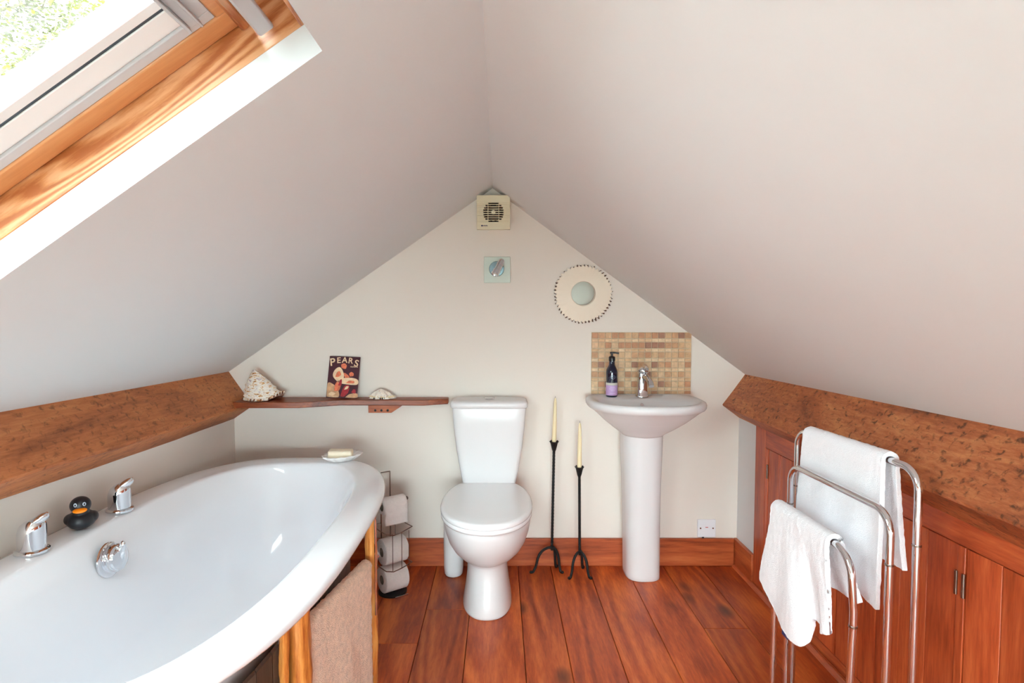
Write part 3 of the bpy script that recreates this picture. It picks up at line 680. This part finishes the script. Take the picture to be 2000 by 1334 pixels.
sp = thing('wall_spotlight', 'small chrome spotlight on a square frosted glass plate below the fan', 'lamp', (-.010, 0, 1.422))
mb = MB(); mb.box(-.072, .052, -.016, -.009, 1.36, 1.482); mb.build('glass_plate', 'frost', sp, bevel=.002)
mb = MB(); mb.lathe([(0, 0), (.036, 0), (.036, .018), (.033, .024), (0, .025)], (0, 0, 0), 36, Matrix.Translation((-.012, -.0005, 1.425)) @ Matrix.Rotation(PI/2, 4, 'X')); mb.build('rose', 'blue_grey', sp)
mb = MB(); dv = V((-.42, -.30, -.85)).normalized(); q = V((0, 0, 1)).rotation_difference(dv).to_matrix().to_4x4(); T = Matrix.Translation((.006, -.046, 1.448)) @ q
mb.lathe([(0, -.022), (.010, -.021), (.0145, -.014), (.015, 0), (.0165, .001), (.0165, .008), (.0155, .009), (.016, .035), (.018, .037), (.0185, .060), (.0165, .062), (.014, .056), (0, .054)], (0, 0, 0), 32, T); ld = mb.build('lamp_head', 'chrome', sp)
mb = MB(); mb.lathe([(0, .0560), (.0135, .0560), (.0135, .0575), (0, .0585)], (0, 0, 0), 24, T); mb.build('bulb', 'frost', ld)
mb = MB(); mb.tube([(-.012, -.024, 1.425), (-.006, -.036, 1.432), (-.0, -.046, 1.440)], .006); mb.build('lamp_arm', 'chrome', sp)

mx, mz = .396, 1.309
mr = thing('wall_mirror', 'round cream sunburst ornament with a small round mirror in its middle', 'mirror', (mx, 0, mz))
mb = MB(); KT = 240; rj = random.Random(12); teeth = [rj.uniform(.6, 1.25) for _ in range(60)]; NT = 46
def tooth(i, extra=0):
    t = i/KT; ph = (t*NT) % 1; k = int(t*NT) % 60; saw_ = (ph if ph < .72 else (1-ph)/.28*.72)/.72
    return 0.127+extra+.0115*teeth[k]*saw_+.002*math.sin(t*2*PI*3+1)
o1 = [V((mx+tooth(i)*math.cos(2*PI*i/KT), -.012, mz+tooth(i)*math.sin(2*PI*i/KT))) for i in range(KT)]
def rr_(r, y): return [V((mx+r*math.cos(2*PI*i/KT), y, mz+r*math.sin(2*PI*i/KT))) for i in range(KT)]
o0 = [V((p.x, -.0065, p.z)) for p in o1]
mb.loft([rr_(.052, -.0065), o0, o1, rr_(.124, -.0145), rr_(.075, -.0185), rr_(.058, -.0185), rr_(.055, -.014), rr_(.052, -.0065)], False, False)
mb.build('frame', 'frame_cream', mr, angle=50)
# a darker jagged backing leaf peeps out between the teeth
mb = MB(); NB = 52; ob = []
for i in range(NB*4):
    t = i/(NB*4); ph = (i % 4)/4; r = .127+[.0, .0135, .0125, .001][i % 4]*(.6+.6*rj.random()); ob.append(V((mx+.0015+r*math.cos(2*PI*t+.05), -.0008, mz-.0015+r*math.sin(2*PI*t+.05))))
mb.prism(ob, (0, -.005, 0)); mb.build('backing', 'brown_edge', mr, smooth=False)
mb = MB(); mb.lathe([(0, .001), (.030, .0008), (.052, .0), (.0555, -.002), (.0555, -.006), (0, -.006)], (0, 0, 0), 64, Matrix.Translation((mx-.004, -.0165, mz+.003)) @ Matrix.Rotation(PI/2, 4, 'X')); mb.build('mirror_glass', 'mirror', mr, angle=60)

# mosaic splashback
S0, S1, Z0, Z1 = .438, .912, .833, 1.127
sb = thing('mosaic_splashback', 'beige mosaic tile splashback on the wall behind the washbasin', 'splashback', ((S0+S1)/2, 0, Z0))
mb = MB(); mb.box(S0, S1, -.006, -.0005, Z0, Z1); mb.build('grout_bed', 'grout', sb, smooth=False)
mb = MB(); rt = random.Random(8); cw = (S1-S0)/15; z = Z1-.002; row = 0
while z > Z0+.008:
    h = .0265 if row % 2 == 0 else .0135
    h = min(h, z-Z0-.001)
    for c in range(15):
        x = S0+c*cw; mb.cur = rt.choice([0, 1, 2, 4, 5, 6, 1, 0, 4] if row % 2 == 0 else [0, 2, 3, 6, 3, 2]); j = rt.uniform(0, .0006)
        mb.box(x+.0016, x+cw-.0016, -.0095-j, -.004, z-h, z)
    z -= h+.0032; row += 1
mb.build('tiles', ['tile%d' % i for i in range(7)], sb, smooth=True, bevel=.0009)

# blank outlet plate
so = thing('socket_plate', 'small white fused socket plate just above the skirting board', 'socket', (.998, 0, .183))
mb = MB(); mb.box(.955, 1.042, -.011, -.0005, .139, .226); mb.build('plate', 'white_plastic', so, bevel=.003, seg=3)
for sx in (-1, 1):
    mb = MB(); mb.lathe([(0, 0), (.0035, 0), (.0035, .001), (0, .0012)], (0, 0, 0), 14, Matrix.Translation((.9985+sx*.030, -.0112, .184)) @ Matrix.Rotation(PI/2, 4, 'X')); mb.build('screw', 'steel', so)
mb = MB(); mb.box(.992, 1.005, -.0118, -.011, .187, .190); mb.build('indicator', 'red', so)
mb = MB(); mb.tube([(.982, -.006, .139), (.982, -.010, .1345)], .006, 8); mb.build('flex_outlet', 'black', so)

# ------------------------------------------------------------------ toilet
TX = -.05
to = thing('toilet', 'white close-coupled toilet with its lid down against the back wall', 'toilet', (TX, -.33, 0))
def tr_(z, hw, yf, yc=-.36, bb=.30, nb=2.6, ym=-.055, nf=2.1): return ring(TX, yc, hw, yc-yf, bb, nf, nb, z, 80, ym)
R = [tr_(0, .099, -.505, -.33, .22, 3, -.13, 2.3), tr_(.004, .102, -.510, -.33, .22, 3, -.13, 2.3), tr_(.012, .102, -.511, -.33, .22, 3, -.13, 2.3), tr_(.06, .094, -.498, -.33, .22, 3, -.13, 2.2), tr_(.13, .085, -.475, -.33, .22, 3, -.13, 2.2), tr_(.185, .083, -.462, -.33, .22, 3, -.13, 2.2), tr_(.198, .086, -.468, -.33, .23, 3, -.12, 2.1),
     tr_(.206, .094, -.486, -.33, .25, 2.8, -.10), tr_(.225, .118, -.522, -.34, .27, 2.7, -.08), tr_(.255, .143, -.560, -.35, .29, 2.6, -.06), tr_(.29, .161, -.592, -.355, .30, 2.6, -.05), tr_(.33, .173, -.617, ym=-.045), tr_(.365, .179, -.629, ym=-.04), tr_(.385, .180, -.632, ym=-.04), tr_(.392, .176, -.628, ym=-.045), tr_(.394, .15, -.59, ym=-.06), tr_(.394, .05, -.45, ym=-.1)]
mb = MB(); mb.loft(R); mb.build('pan', 'ceramic', to, angle=60)
mb = MB(); mb.box(TX-.115, TX+.115, -.15, -.025, .36, .419); mb.build('cistern_ledge', 'ceramic', to, bevel=.01, seg=4)
def sr(z, hw, yf, ym=-.125): return ring(TX-.002, -.385, hw, -.385-yf, .32, 2.1, 2.5, z, 96, ym)
mb = MB(); mb.loft([sr(.396, .176, -.640), sr(.397, .184, -.647), sr(.402, .1865, -.650), sr(.410, .1865, -.650), sr(.4135, .182, -.645)]); mb.build('seat', 'lid', to, angle=60)
mb = MB(); mb.loft([sr(.4145, .180, -.642), sr(.416, .186, -.649), sr(.421, .1885, -.6515), sr(.431, .1885, -.6515), sr(.4365, .184, -.647), sr(.4385, .174, -.636), sr(.4405, .13, -.585), sr(.441, .03, -.42)]); mb.build('seat_lid', 'lid', to, angle=60)
for s_ in (-1, 1):
    mb = MB(); mb.tube([(TX+s_*.055, -.118, .425), (TX+s_*.100, -.118, .425)], .010, 16); mb.build('hinge', 'lid', to)
def cr(z, hw, yf, yb=-.02, n=7): c = (yf+yb)/2; h = (yb-yf)/2; return ring(TX+.004, c, hw, h, h, n, n, z, 96)
mb = MB(); mb.loft([cr(.42, .110, -.120), cr(.424, .118, -.126), cr(.44, .124, -.130), cr(.50, .135, -.139), cr(.60, .151, -.150), cr(.70, .162, -.158), cr(.785, .168, -.163), cr(.789, .167, -.162)]); mb.build('cistern', 'ceramic', to, angle=60)
mb = MB(); mb.loft([cr(.787, .160, -.150), cr(.788, .171, -.167), cr(.793, .1755, -.172), cr(.808, .1765, -.173), cr(.816, .173, -.169), cr(.820, .164, -.158), cr(.8215, .14, -.14), cr(.8218, .03, -.10)]); cl = mb.build('cistern_lid', 'ceramic', to, angle=60)
mb = MB(); mb.lathe([(0, 0), (.024, 0), (.025, .002), (.023, .0045), (0, .005)], (TX+.004, -.088, .8216), 32); mb.build('flush_button', 'chrome', cl)
mb = MB(); T = Matrix.Translation((-.212, -.105, 0)); mb.lathe([(.030, .002), (.037, .004), (.042, .012), (.045, .04), (.046, .14), (.046, .33)], (0, 0, 0), 32, T); mb.build('waste_pipe', 'ceramic', to)
mb = MB(); mb.tube([(-.212, -.105, .30), (-.19, -.11, .325), (-.12, -.12, .33)], .04, 20); mb.build('pipe_elbow', 'ceramic', to)

# ------------------------------------------------------------------ candlesticks
def twisted(mb, a, b, r, turns, n=120):
    a, b = V(a), V(b); ax = (b-a).normalized(); u = ax.orthogonal().normalized(); w = ax.cross(u); rings = []
    for k in range(n+1):
        t = k/n; c = a.lerp(b, t); ph = turns*2*PI*t
        rings.append([c+(u*math.cos(th)+w*math.sin(th))*r*(1+.22*math.cos(4*(th-ph))) for th in [2*PI*i/16 for i in range(16)]])
    mb.loft(rings)
def candlestick(base, top, legs, label, cl, clabel, hc):
    base, top = V(base), V(top)
    t = thing('candlestick', label, 'candlestick', (base.x, base.y, 0), 'iron floor candlesticks')
    mb = MB(); twisted(mb, base, top+V((0, 0, -.02)), .0058, base.z and (top.z-base.z)*42); mb.build('stem', 'iron', t)
    mb = MB(); mb.lathe([(.004, -.055), (.007, -.045), (.010, -.038), (.017, -.008), (.021, -.002), (.0225, 0), (.0185, -.001), (.0125, -.003), (0, -.003)], top, 28)
    for k in range(4): a = k*PI/2+.6; mb.ball(top+V((.021*math.cos(a), .021*math.sin(a), .001)), .0028, 8, 6)
    mb.build('candle_cup', 'iron', t)
    for lg in legs:
        lg = V(lg); d_ = lg-base; d_.z = 0; L_ = d_.length; d_.normalize(); H = base.z
        pts = [base+V((0, 0, .012)), base+d_*L_*.22+V((0, 0, .014)), base+d_*L_*.50+V((0, 0, .002)), base+d_*L_*.70-V((0, 0, H*.25)), base+d_*L_*.80-V((0, 0, H*.62)), V((base.x, base.y, .012))+d_*L_*.92, V((base.x, base.y, .0065))+d_*L_*1.0, V((base.x, base.y, .0085))+d_*(L_+.012)]
        q_ = spline(pts, 26); mb = MB(); mb.tube(q_, [.0062]*24+[.007, .0065, .005], 10); mb.build('foot', 'iron', t)
    c = thing('taper_candle', clabel, 'candle', top, 'ivory taper candles'); dr = (top-base).normalized(); dr = (dr*.4+V(cl)).normalized() if cl else dr
    mb = MB(); q = V((0, 0, 1)).rotation_difference(dr).to_matrix().to_4x4()
    mb.lathe([(.0095, -.002), (.0105, .004), (.0102, .05), (.0085, .13), (.0062, hc-.02), (.004, hc-.004), (.001, hc)], top, 20, q); mb.build('wax', 'candle', c)
    mb = MB(); p = top+dr*hc; mb.tube([p-dr*.002, p+dr*.008], .0009, 6); mb.build('wick', 'card', c)
candlestick((.249, -.062, .098), (.257, -.062, .617), [(.155, -.092, 0), (.290, -.092, 0), (.272, -.034, 0)], 'tall black twisted iron candlestick, left and taller of the two beside the toilet', (.03, 0, 1), 'ivory taper candle in the taller candlestick', .205)
candlestick((.375, -.100, .092), (.371, -.100, .507), [(.325, -.150, 0), (.415, -.150, 0), (.398, -.045, 0)], 'shorter black twisted iron candlestick nearer the washbasin', (.012, 0, 1), 'ivory taper candle in the shorter candlestick', .205)

# ------------------------------------------------------------------ pedestal washbasin
WX = .655
wb = thing('pedestal_basin', 'white pedestal washbasin on the back wall below the mosaic tiles', 'washbasin', (WX, -.15, 0))
def wr(z, hw, yf, yc=-.17, yb=-.012, nf=2.25, nb=5, cx=WX): return ring(cx, yc, hw, yc-yf, yb-yc, nf, nb, z, 96)
R = [wr(.662, .088, -.205, -.12, -.03), wr(.672, .098, -.215, -.12, -.03), wr(.70, .135, -.262, -.14, -.025), wr(.735, .178, -.312, -.16, -.02), wr(.765, .210, -.350), wr(.785, .232, -.374), wr(.793, .244, -.386), wr(.798, .252, -.394), wr(.806, .257, -.399), wr(.818, .258, -.400), wr(.827, .255, -.397), wr(.832, .246, -.388), wr(.831, .232, -.374),
     ring(WX, -.225, .218, .140, .095, 2.3, 3.2, .828, 96), ring(WX, -.225, .210, .132, .088, 2.2, 3, .815, 96), ring(WX, -.225, .185, .118, .08, 2.2, 2.6, .775, 96), ring(WX, -.225, .14, .09, .06, 2.1, 2.3, .735, 96), ring(WX, -.225, .07, .045, .035, 2, 2, .715, 96), ring(WX, -.225, .018, .018, .018, 2, 2, .712, 96)]
mb = MB(); mb.loft(R); mb.build('basin', 'ceramic', wb, angle=60)
mb = MB(); mb.lathe([(0, 0), (.006, 0), (.0075, .002), (.0, .0025)], (0, 0, 0), 16, Matrix.Translation((WX-.008, -.139, .802)) @ Matrix.Rotation(PI/2-.3, 4, 'X')); mb.build('overflow_ring', 'chrome', wb)
def pr_(z, hw, yf, n=2.6): return ring(WX+.0+(.66-z)*.012, -.11, hw, -.11-yf, .085, n, 6, z, 64)
mb = MB(); mb.loft([pr_(0, .074, -.180), pr_(.004, .078, -.184), pr_(.02, .078, -.184), pr_(.25, .079, -.186), pr_(.45, .083, -.192), pr_(.60, .089, -.20), pr_(.664, .0905, -.205)]); mb.build('pedestal', 'ceramic', wb, angle=60)
tp = V((WX+.008, -.078, .8305))
mb = MB(); T = Matrix.Translation(tp)
def tsec(z, a, b, dy=0, dx=0): return [tp+V((dx+a*math.copysign(abs(math.cos(t))**.7, math.cos(t)), dy+b*math.copysign(abs(math.sin(t))**.7, math.sin(t)), z)) for t in [2*PI*i/28 for i in range(28)]]
mb.loft([tsec(0, .029, .028), tsec(.006, .029, .028), tsec(.010, .026, .025), tsec(.04, .024, .024), tsec(.08, .022, .023, -.001), tsec(.105, .0215, .023, -.003), tsec(.115, .018, .02, -.003)]); tap = mb.build('mixer_tap', 'steel', wb, angle=60); tap.data.materials[0] = M['chrome']
mb = MB(); q_ = spline([tp+V((.004, -.010, .092)), tp+V((.010, -.045, .092)), tp+V((.015, -.085, .075)), tp+V((.016, -.100, .060))], 14); mb.tube(q_, [.016-.0003*k for k in range(15)], 18); mb.build('spout', 'chrome', tap)
mb = MB(); mb.ball(tp+V((.002, -.006, .122)), (.027, .027, .020), 28, 14); mb.ball(tp+V((.006, -.038, .142)), (.012, .034, .0065), 24, 12, Matrix.Rotation(.35, 4, 'X')); mb.build('lever', 'chrome', tap)

# soap pump bottle
bp_ = V((.5205, -.083, .8318)); bo = thing('soap_bottle', 'dark blue pump bottle with a lilac label on the washbasin', 'bottle', bp_)
mb = MB(); mb.lathe([(0, 0), (.0245, 0), (.0265, .003), (.0265, .115), (.025, .125), (.018, .138), (.0135, .146), (.0125, .165), (.0125, .168), (0, .168)], bp_, 36); mb.build('glass_body', 'bottle', bo)
mb = MB(); mb.lathe([(.0268, .008), (.0269, .008), (.0269, .054), (.0268, .054)], bp_, 36); lb = mb.build('label', 'lilac', bo)
mb = MB(); mb.lathe([(.0268, .0545), (.02695, .0545), (.02695, .066), (.0268, .066)], bp_, 36); mb.build('label_band', 'labelcream', bo)
mb = MB()
for r_, (zz, n_) in enumerate(((.046, 7), (.038, 9), (.030, 6), (.018, 8))):
    for k in range(n_):
        a = -PI/2+(k-(n_-1)/2)*.13; c = bp_+V((.0272*math.cos(a), .0272*math.sin(a), zz)); mb.box(-.0011, .0011, -.0003, .0003, -.0013, .0013, Matrix.Translation(c) @ Matrix.Rotation(a+PI/2, 4, 'Z'))
mb.build('print', 'print', lb, smooth=False)
mb = MB()
for k in range(36):
    a = 2*PI*k/36; b_ = 2*PI*(k+1)/36
    def wp(r, a): x = r*math.cos(a)/.0266; return bp_+V((.0268*math.sin(x), -.0268*math.cos(x), .092+r*math.sin(a)))
    i0 = len(mb.v); mb.v += [wp(.0105, a), wp(.0105, b_), wp(.0085, b_), wp(.0085, a)]; mb.face((i0, i0+1, i0+2, i0+3))
    if k % 3 == 0: i0 = len(mb.v); mb.v += [wp(.006, a), wp(.006, b_), wp(.001, b_), wp(.001, a)]; mb.face((i0, i0+1, i0+2, i0+3))
mb.build('emblem', 'emblem', bo, smooth=False)
mb = MB(); mb.lathe([(0, .166), (.0145, .166), (.0148, .168), (.0148, .182), (.012, .186), (.005, .188), (.005, .199), (.009, .200), (.009, .204), (0, .205)], bp_, 28); pm = mb.build('pump', 'black', bo)
mb = MB(); mb.tube(spline([bp_+V((-.008, .0, .2025)), bp_+V((.012, -.004, .2030)), bp_+V((.031, -.008, .200))], 10), [.0042]*6+[.0036]*5, 10); mb.build('nozzle', 'black', pm)

# ------------------------------------------------------------------ toilet roll stand
QX, QY = -.466, -.268; QA = math.radians(36)
ax = V((math.cos(QA), math.sin(QA), 0)); ay = V((-math.sin(QA), math.cos(QA), 0))     # roll axis / away from viewer
P3 = lambda a, b, z: V((QX, QY, 0))+ax*a+ay*b+V((0, 0, z))
rs = thing('toilet_roll_stand', 'chrome wire toilet roll stand between the bathtub and the toilet', 'toilet roll holder', (QX, QY, 0))
wr_ = .0022
mb = MB(); pts = [P3(.062*math.cos(t), .062*math.sin(t), .004) for t in [2*PI*i/36 for i in range(36)]]; b = len(mb.v); mb.loft([[p+V((0, 0, -.0035)) for p in pts], [p+V((0, 0, .004)) for p in pts]]); mb.build('base', 'black', rs)
mb = MB(); mb.box(-.02, .04, -.071, -.066, .001, .008, Matrix.Translation((QX, QY, 0)) @ Matrix.Rotation(QA, 4, 'Z')); mb.build('base_trim', 'chrome', rs)
mb = MB()
for s_ in (-1, 1): mb.tube([P3(s_*.022, .064, .0), P3(s_*.022, .064, .515)], .0026, 8)
mb.tube([P3(-.022, .064, .515), P3(.022, .064, .515)], .0026, 8); mb.build('upright', 'steel', rs)
def hoop(z, front=-.066, w=.064, dip=.012, nm='wire_ring'):
    mb = MB(); mb.tube([P3(-.022, .066, z), P3(-w, .064, z), P3(-w, 0, z-.002), P3(-w*.9, front+.004, z-.004), P3(-w*.4, front, z-dip), P3(0, front, z-dip*.7), P3(w*.4, front, z-dip*.2), P3(w, front+.006, z+.006), P3(w, 0, z+.002), P3(w, .064, z), P3(.022, .066, z)], wr_, 8); mb.build(nm, 'steel', rs)
hoop(.132); hoop(.290, front=-.07)
for a, b_, za, zb in ((-.030, -.068, .284, .125), (.012, -.068, .284, .125), (.046, -.068, .284, .125), (-.045, .064, .29, .132), (.045, .064, .29, .132), (.02, .064, .29, .132)):
    mb = MB(); mb.tube([P3(a, b_, za), P3(a, b_, zb)], .0015, 6); mb.build('cage_wire', 'steel', rs)
mb = MB(); mb.tube([P3(-.022, .06, .395), P3(-.075, .05, .395), P3(-.075, .01, .395), P3(-.06, 0, .395), P3(.068, 0, .402)], .003, 8); mb.ball(P3(.070, 0, .402), .0085, 14, 10); mb.build('roll_arm', 'steel', rs)
def roll(c, R_, label, sheet=0):
    t = thing('toilet_roll', label, 'toilet roll', c-V((0, 0, R_)), 'toilet rolls on the wire stand'); q = V((0, 0, 1)).rotation_difference(ax).to_matrix().to_4x4()
    mb = MB(); L_ = .053; rings = []
    prof = [(.020, -L_), (R_-.003, -L_), (R_, -L_+.003), (R_, L_-.003), (R_-.003, L_), (.020, L_), (.020, -L_)]
    for r, z in prof: rings.append([q @ V((r*math.cos(2*PI*i/48), r*math.sin(2*PI*i/48), z))+c for i in range(48)])
    mb.loft(rings, False, False); mb.build('paper', 'paper', t, angle=50)
    mb = MB(); rings = [[q @ V((r*math.cos(2*PI*i/32), r*math.sin(2*PI*i/32), z))+c for i in range(32)] for r, z in ((.0198, -L_+.0005), (.0198, L_-.0005), (.018, L_-.0005), (.018, -L_+.0005), (.0198, -L_+.0005))]
    mb.loft(rings, False, False); mb.build('cardboard_core', 'card', t)
    if sheet:
        P = []
        for k in range(24):
            if k < 9: a = PI/2-.2+(PI/2+.2)*k/8; off = -ay*(-(R_+.0012)*math.cos(a)*1.0); p = c-ay*(R_+.0012)*-math.cos(a)+V((0, 0, (R_+.0012)*math.sin(a)))
            else: p = c-ay*(R_+.0012)-V((0, 0, sheet*(k-8)/15))-ay*.002*math.sin(k*.6)
            P.append([p+ax*(-L_+2*L_*j/8) for j in range(9)])
        mb = MB(); mb.grid(P); mb.build('hanging_sheet', 'paper', t, solid=.0006)
roll(P3(.002, 0, .066), .056, 'toilet roll lowest on the stand, resting on the black base')
roll(P3(.002, 0, .187), .056, 'toilet roll second from the floor, held in the wire ring')
roll(P3(.004, 0, .386), .036, 'part-used toilet roll on the top arm with a sheet hanging down', .075)

# ------------------------------------------------------------------ eaves cupboard along the right wall
CX = 1.139; CB = 1.19
cb = thing('eaves_cupboard', 'long low reddish oak cupboard built under the right-hand beam', 'cupboard', (1.16, -1.3, 0))
YE = -2.9
segs = [(-.318, -.812), (-.818, -1.312), (-1.338, -1.832), (-1.838, -2.332), (-2.358, -2.852)]
for p_, b_ in ((1.35, (CX, CB-.002, -.292, -.200, 0, .728)), (1.8, (CX+.001, CB-.002, -.3165, -.2935, 0, .64)), (2.5, (CX, CB-.002, -1.3365, -1.3135, .05, .64)), (2.6, (CX, CB-.002, -2.3565, -2.3335, .05, .64)), (3.6, (CX, CB-.002, YE, -2.856, 0, .64))):
    mb = MB(); mb.cp = p_; mb.box(*b_); mb.build('stile', 'cab', cb, bevel=.0012)
mb = MB(); mb.cp = 4.55; mb.box(CX, CB-.002, YE, -.2925, .6425, .728); mb.build('top_rail', 'cabrail', cb, bevel=.0015)
mb = MB(); mb.cp = 5.3; mb.box(CX+.004, CB-.002, YE, -.3175, 0, .047); mb.build('plinth', 'cabrail', cb, bevel=.0015)
mb = MB(); mb.box(CX+.030, CX+.034, -2.85, -.318, .04, .65); mb.build('back_board', 'black', cb, smooth=False)
for k, (ya, yb) in enumerate(segs):
    mb = MB(); nP = 5; w_ = (ya-yb)/nP
    for j in range(nP):
        mb.cp = k*5+j+.25+.55*random.Random(k*9+j).random(); mb.box(CX+.003, CX+.024, yb+w_*j+.0007, yb+w_*(j+1)-.0007, .051, .639)
    dr = mb.build('cupboard_door', 'cab', cb, bevel=.0012, seg=1)
    hy = ya+.002 if k % 2 == 0 else yb-.002
    for hz in (.545, .13):
        mb = MB(); mb.tube([(CX-.0015, hy, hz-.03), (CX-.0015, hy, hz+.03)], .0042, 10); mb.build('hinge', 'steel', dr)

# ------------------------------------------------------------------ towel rack
rk = thing('towel_rack', 'free-standing chrome towel rack with three hoops in front of the cupboard', 'towel rack', (.88, -1.22, 0))
hoops = [((.916, -.972, .858), (.950, -1.430, .858), .016, .048), ((.872, -1.020, .763), (.882, -1.440, .763), .016, .05), ((.803, -1.080, .656), (.816, -1.412, .656), .014, .06)]
TR_ = .0086
for hi, (a, b, _, rad) in enumerate(hoops):
    a, b = V(a), V(b); z = a.z; dy = (b-a).normalized(); up = V((0, 0, 1))
    pts = [V((a.x, a.y, .012)), V((a.x, a.y, z-rad-.08)), V((a.x, a.y, z-rad))]
    pts += arc_pts(a+dy*rad-up*rad, rad, PI, PI/2, 9, dy, up)[1:]
    pts += arc_pts(b-dy*rad-up*rad, rad, PI/2, 0, 9, dy, up)
    if hi == 2: pts += [V((b.x+.004, b.y-.003, z-.13)), V((b.x+.004, b.y-.003, z-.17)), V((b.x, b.y, .25)), V((b.x, b.y, .012))]
    else: pts += [V((b.x, b.y, z-rad-.08)), V((b.x, b.y, .012))]
    mb = MB(); mb.tube(pts, TR_, 16); hp = mb.build('hoop', 'chrome', rk)
    zc = {0: .685, 1: .645, 2: .488}[hi]
    for e in (a, b+(V((.004, -.003, 0)) if hi == 2 else V((0, 0, 0)))):
        mb = MB(); mb.tube([V((e.x, e.y, zc-.002)), V((e.x, e.y, zc+.002))], TR_+.0012, 16); mb.build('joint_ring', 'steel', hp)
for y in (-1.02, -1.43):
    mb = MB(); mb.tube([(.76, y, .0085), (.99, y, .0085)], .0085, 12); mb.build('foot_bar', 'chrome', rk)
mb = MB(); mb.tube([(.88, -1.02, .0085), (.88, -1.43, .0085)], .0075, 12); mb.build('cross_bar', 'chrome', rk)
# towel on the tall hoop
ta = V(hoops[0][0]); tb = V(hoops[0][1]); W3 = lambda t: ta.lerp(tb, t)
drape('white_towel', 'towel', [W3(.13), W3(.3), W3(.5), W3(.7), W3(.815)],
      [(.893, -1.015, .54), (.900, -1.10, .525), (.904, -1.19, .52), (.905, -1.28, .515), (.907, -1.375, .505)],
      [(.958, -1.03, .62), (.962, -1.12, .61), (.968, -1.2, .60), (.975, -1.28, .595), (.982, -1.352, .59)],
      .0165, 'white towel folded over the tallest hoop of the chrome rack', 'towel', out=V((-1, 0, 0)), thick=.012, wav=.0035, seed=3, disp=.004, dsz=.012, group='white towels on the rack')
tc_ = V(hoops[2][0]); td = V(hoops[2][1]); W4 = lambda t: tc_.lerp(td, t)
o = drape('white_towel', 'towel', [W4(.03), W4(.22), W4(.42), W4(.62), W4(.80)],
      [(.772, -1.062, .435), (.772, -1.14, .392), (.768, -1.21, .366), (.765, -1.275, .362), (.780, -1.300, .380), (.800, -1.290, .43), (.806, -1.315, .44), (.790, -1.345, .432), (.795, -1.372, .445)],
      [(.832, -1.10, .50), (.845, -1.16, .505), (.85, -1.22, .51), (.862, -1.30, .515), (.866, -1.37, .52)],
      .0175, 'white towel draped in folds over the lowest front hoop of the rack', 'towel', out=V((-1, 0, 0)), thick=.012, wav=.002, seed=5, disp=.004, dsz=.012, group='white towels on the rack', nu=90, frontcurve=True)
mb = MB(); mb.box(.7625, .7645, -1.235, -1.205, .350, .372); o2 = mb.build('care_tag', 'navy', None, smooth=False); wl = V(o.location); 
for v in o2.data.vertices: v.co = v.co-wl
o2.parent = o

# ------------------------------------------------------------------ light, camera
w = bpy.data.worlds.new('overcast_sky'); bpy.context.scene.world = w; w.use_nodes = True
nt = w.node_tree; bg = nt.nodes['Background']; bg.inputs[1].default_value = 13.0
tc = nt.nodes.new('ShaderNodeTexCoord'); sx = nt.nodes.new('ShaderNodeSeparateXYZ'); nt.links.new(tc.outputs['Generated'], sx.inputs[0])
r = ramp(nt, [(0, (.5, .55, .55, 1)), (.5, (.72, .86, .90, 1)), (1, (.78, .93, .98, 1))]); mrg = nt.nodes.new('ShaderNodeMapRange'); mrg.inputs['From Min'].default_value = -1
my = nt.nodes.new('ShaderNodeMapRange'); my.inputs['From Min'].default_value = -.9; my.inputs['From Max'].default_value = .1; my.inputs['To Min'].default_value = 16.5; my.inputs['To Max'].default_value = 5.9
nt.links.new(sx.outputs['Y'], my.inputs[0]); nt.links.new(my.outputs[0], bg.inputs[1])
nt.links.new(sx.outputs['Z'], mrg.inputs[0]); nt.links.new(mrg.outputs[0], r.inputs[0]); nt.links.new(r.outputs[0], bg.inputs[0])
def portal(T, sx_, sy_):
    l = bpy.data.lights.new('daylight_portal', 'AREA'); l.shape = 'RECTANGLE'; l.size = sx_; l.size_y = sy_; l.cycles.is_portal = True
    o = bpy.data.objects.new('daylight_portal', l); C.objects.link(o); o.matrix_world = T; return o
def slope_portal(T, u0, u1, yf, yn):
    c = T @ V(((u0+u1)/2, (yf+yn)/2, .18)); n = (T.to_3x3() @ V((0, 0, 1))).normalized(); y = V((0, 1, 0)); x = y.cross(n)
    portal(Matrix(((x.x, y.x, n.x, c.x), (x.y, y.y, n.y, c.y), (x.z, y.z, n.z, c.z), (0, 0, 0, 1))), u1-u0, abs(yf-yn))
slope_portal(TL, WU0, WU1, WY0, WY1);
portal(Matrix.Translation((-.02, YF-.09, .61)) @ Matrix.Rotation(-PI/2, 4, 'X'), 1.8, 1.02)

cam = bpy.data.cameras.new('camera'); co = bpy.data.objects.new('camera', cam); C.objects.link(co)
co.location = (0, -2.7, 1.2093); co.rotation_euler = (PI/2-math.atan(52/1110), 0, 0)
cam.sensor_width = 36; cam.lens = 36*1110/2000; cam.shift_x = .0125; cam.shift_y = 0; cam.clip_start = .02
sc = bpy.context.scene; sc.camera = co
sc.view_settings.view_transform = 'Standard'; sc.view_settings.look = 'None'; sc.view_settings.exposure = 1.12; sc.view_settings.gamma = 1; sc.view_settings.use_curve_mapping = False
cy = sc.cycles; cy.max_bounces = 14; cy.diffuse_bounces = 8; cy.glossy_bounces = 6; cy.transmission_bounces = 8; cy.transparent_max_bounces = 10; cy.sample_clamp_indirect = 6; cy.caustics_reflective = False; cy.use_denoising = True
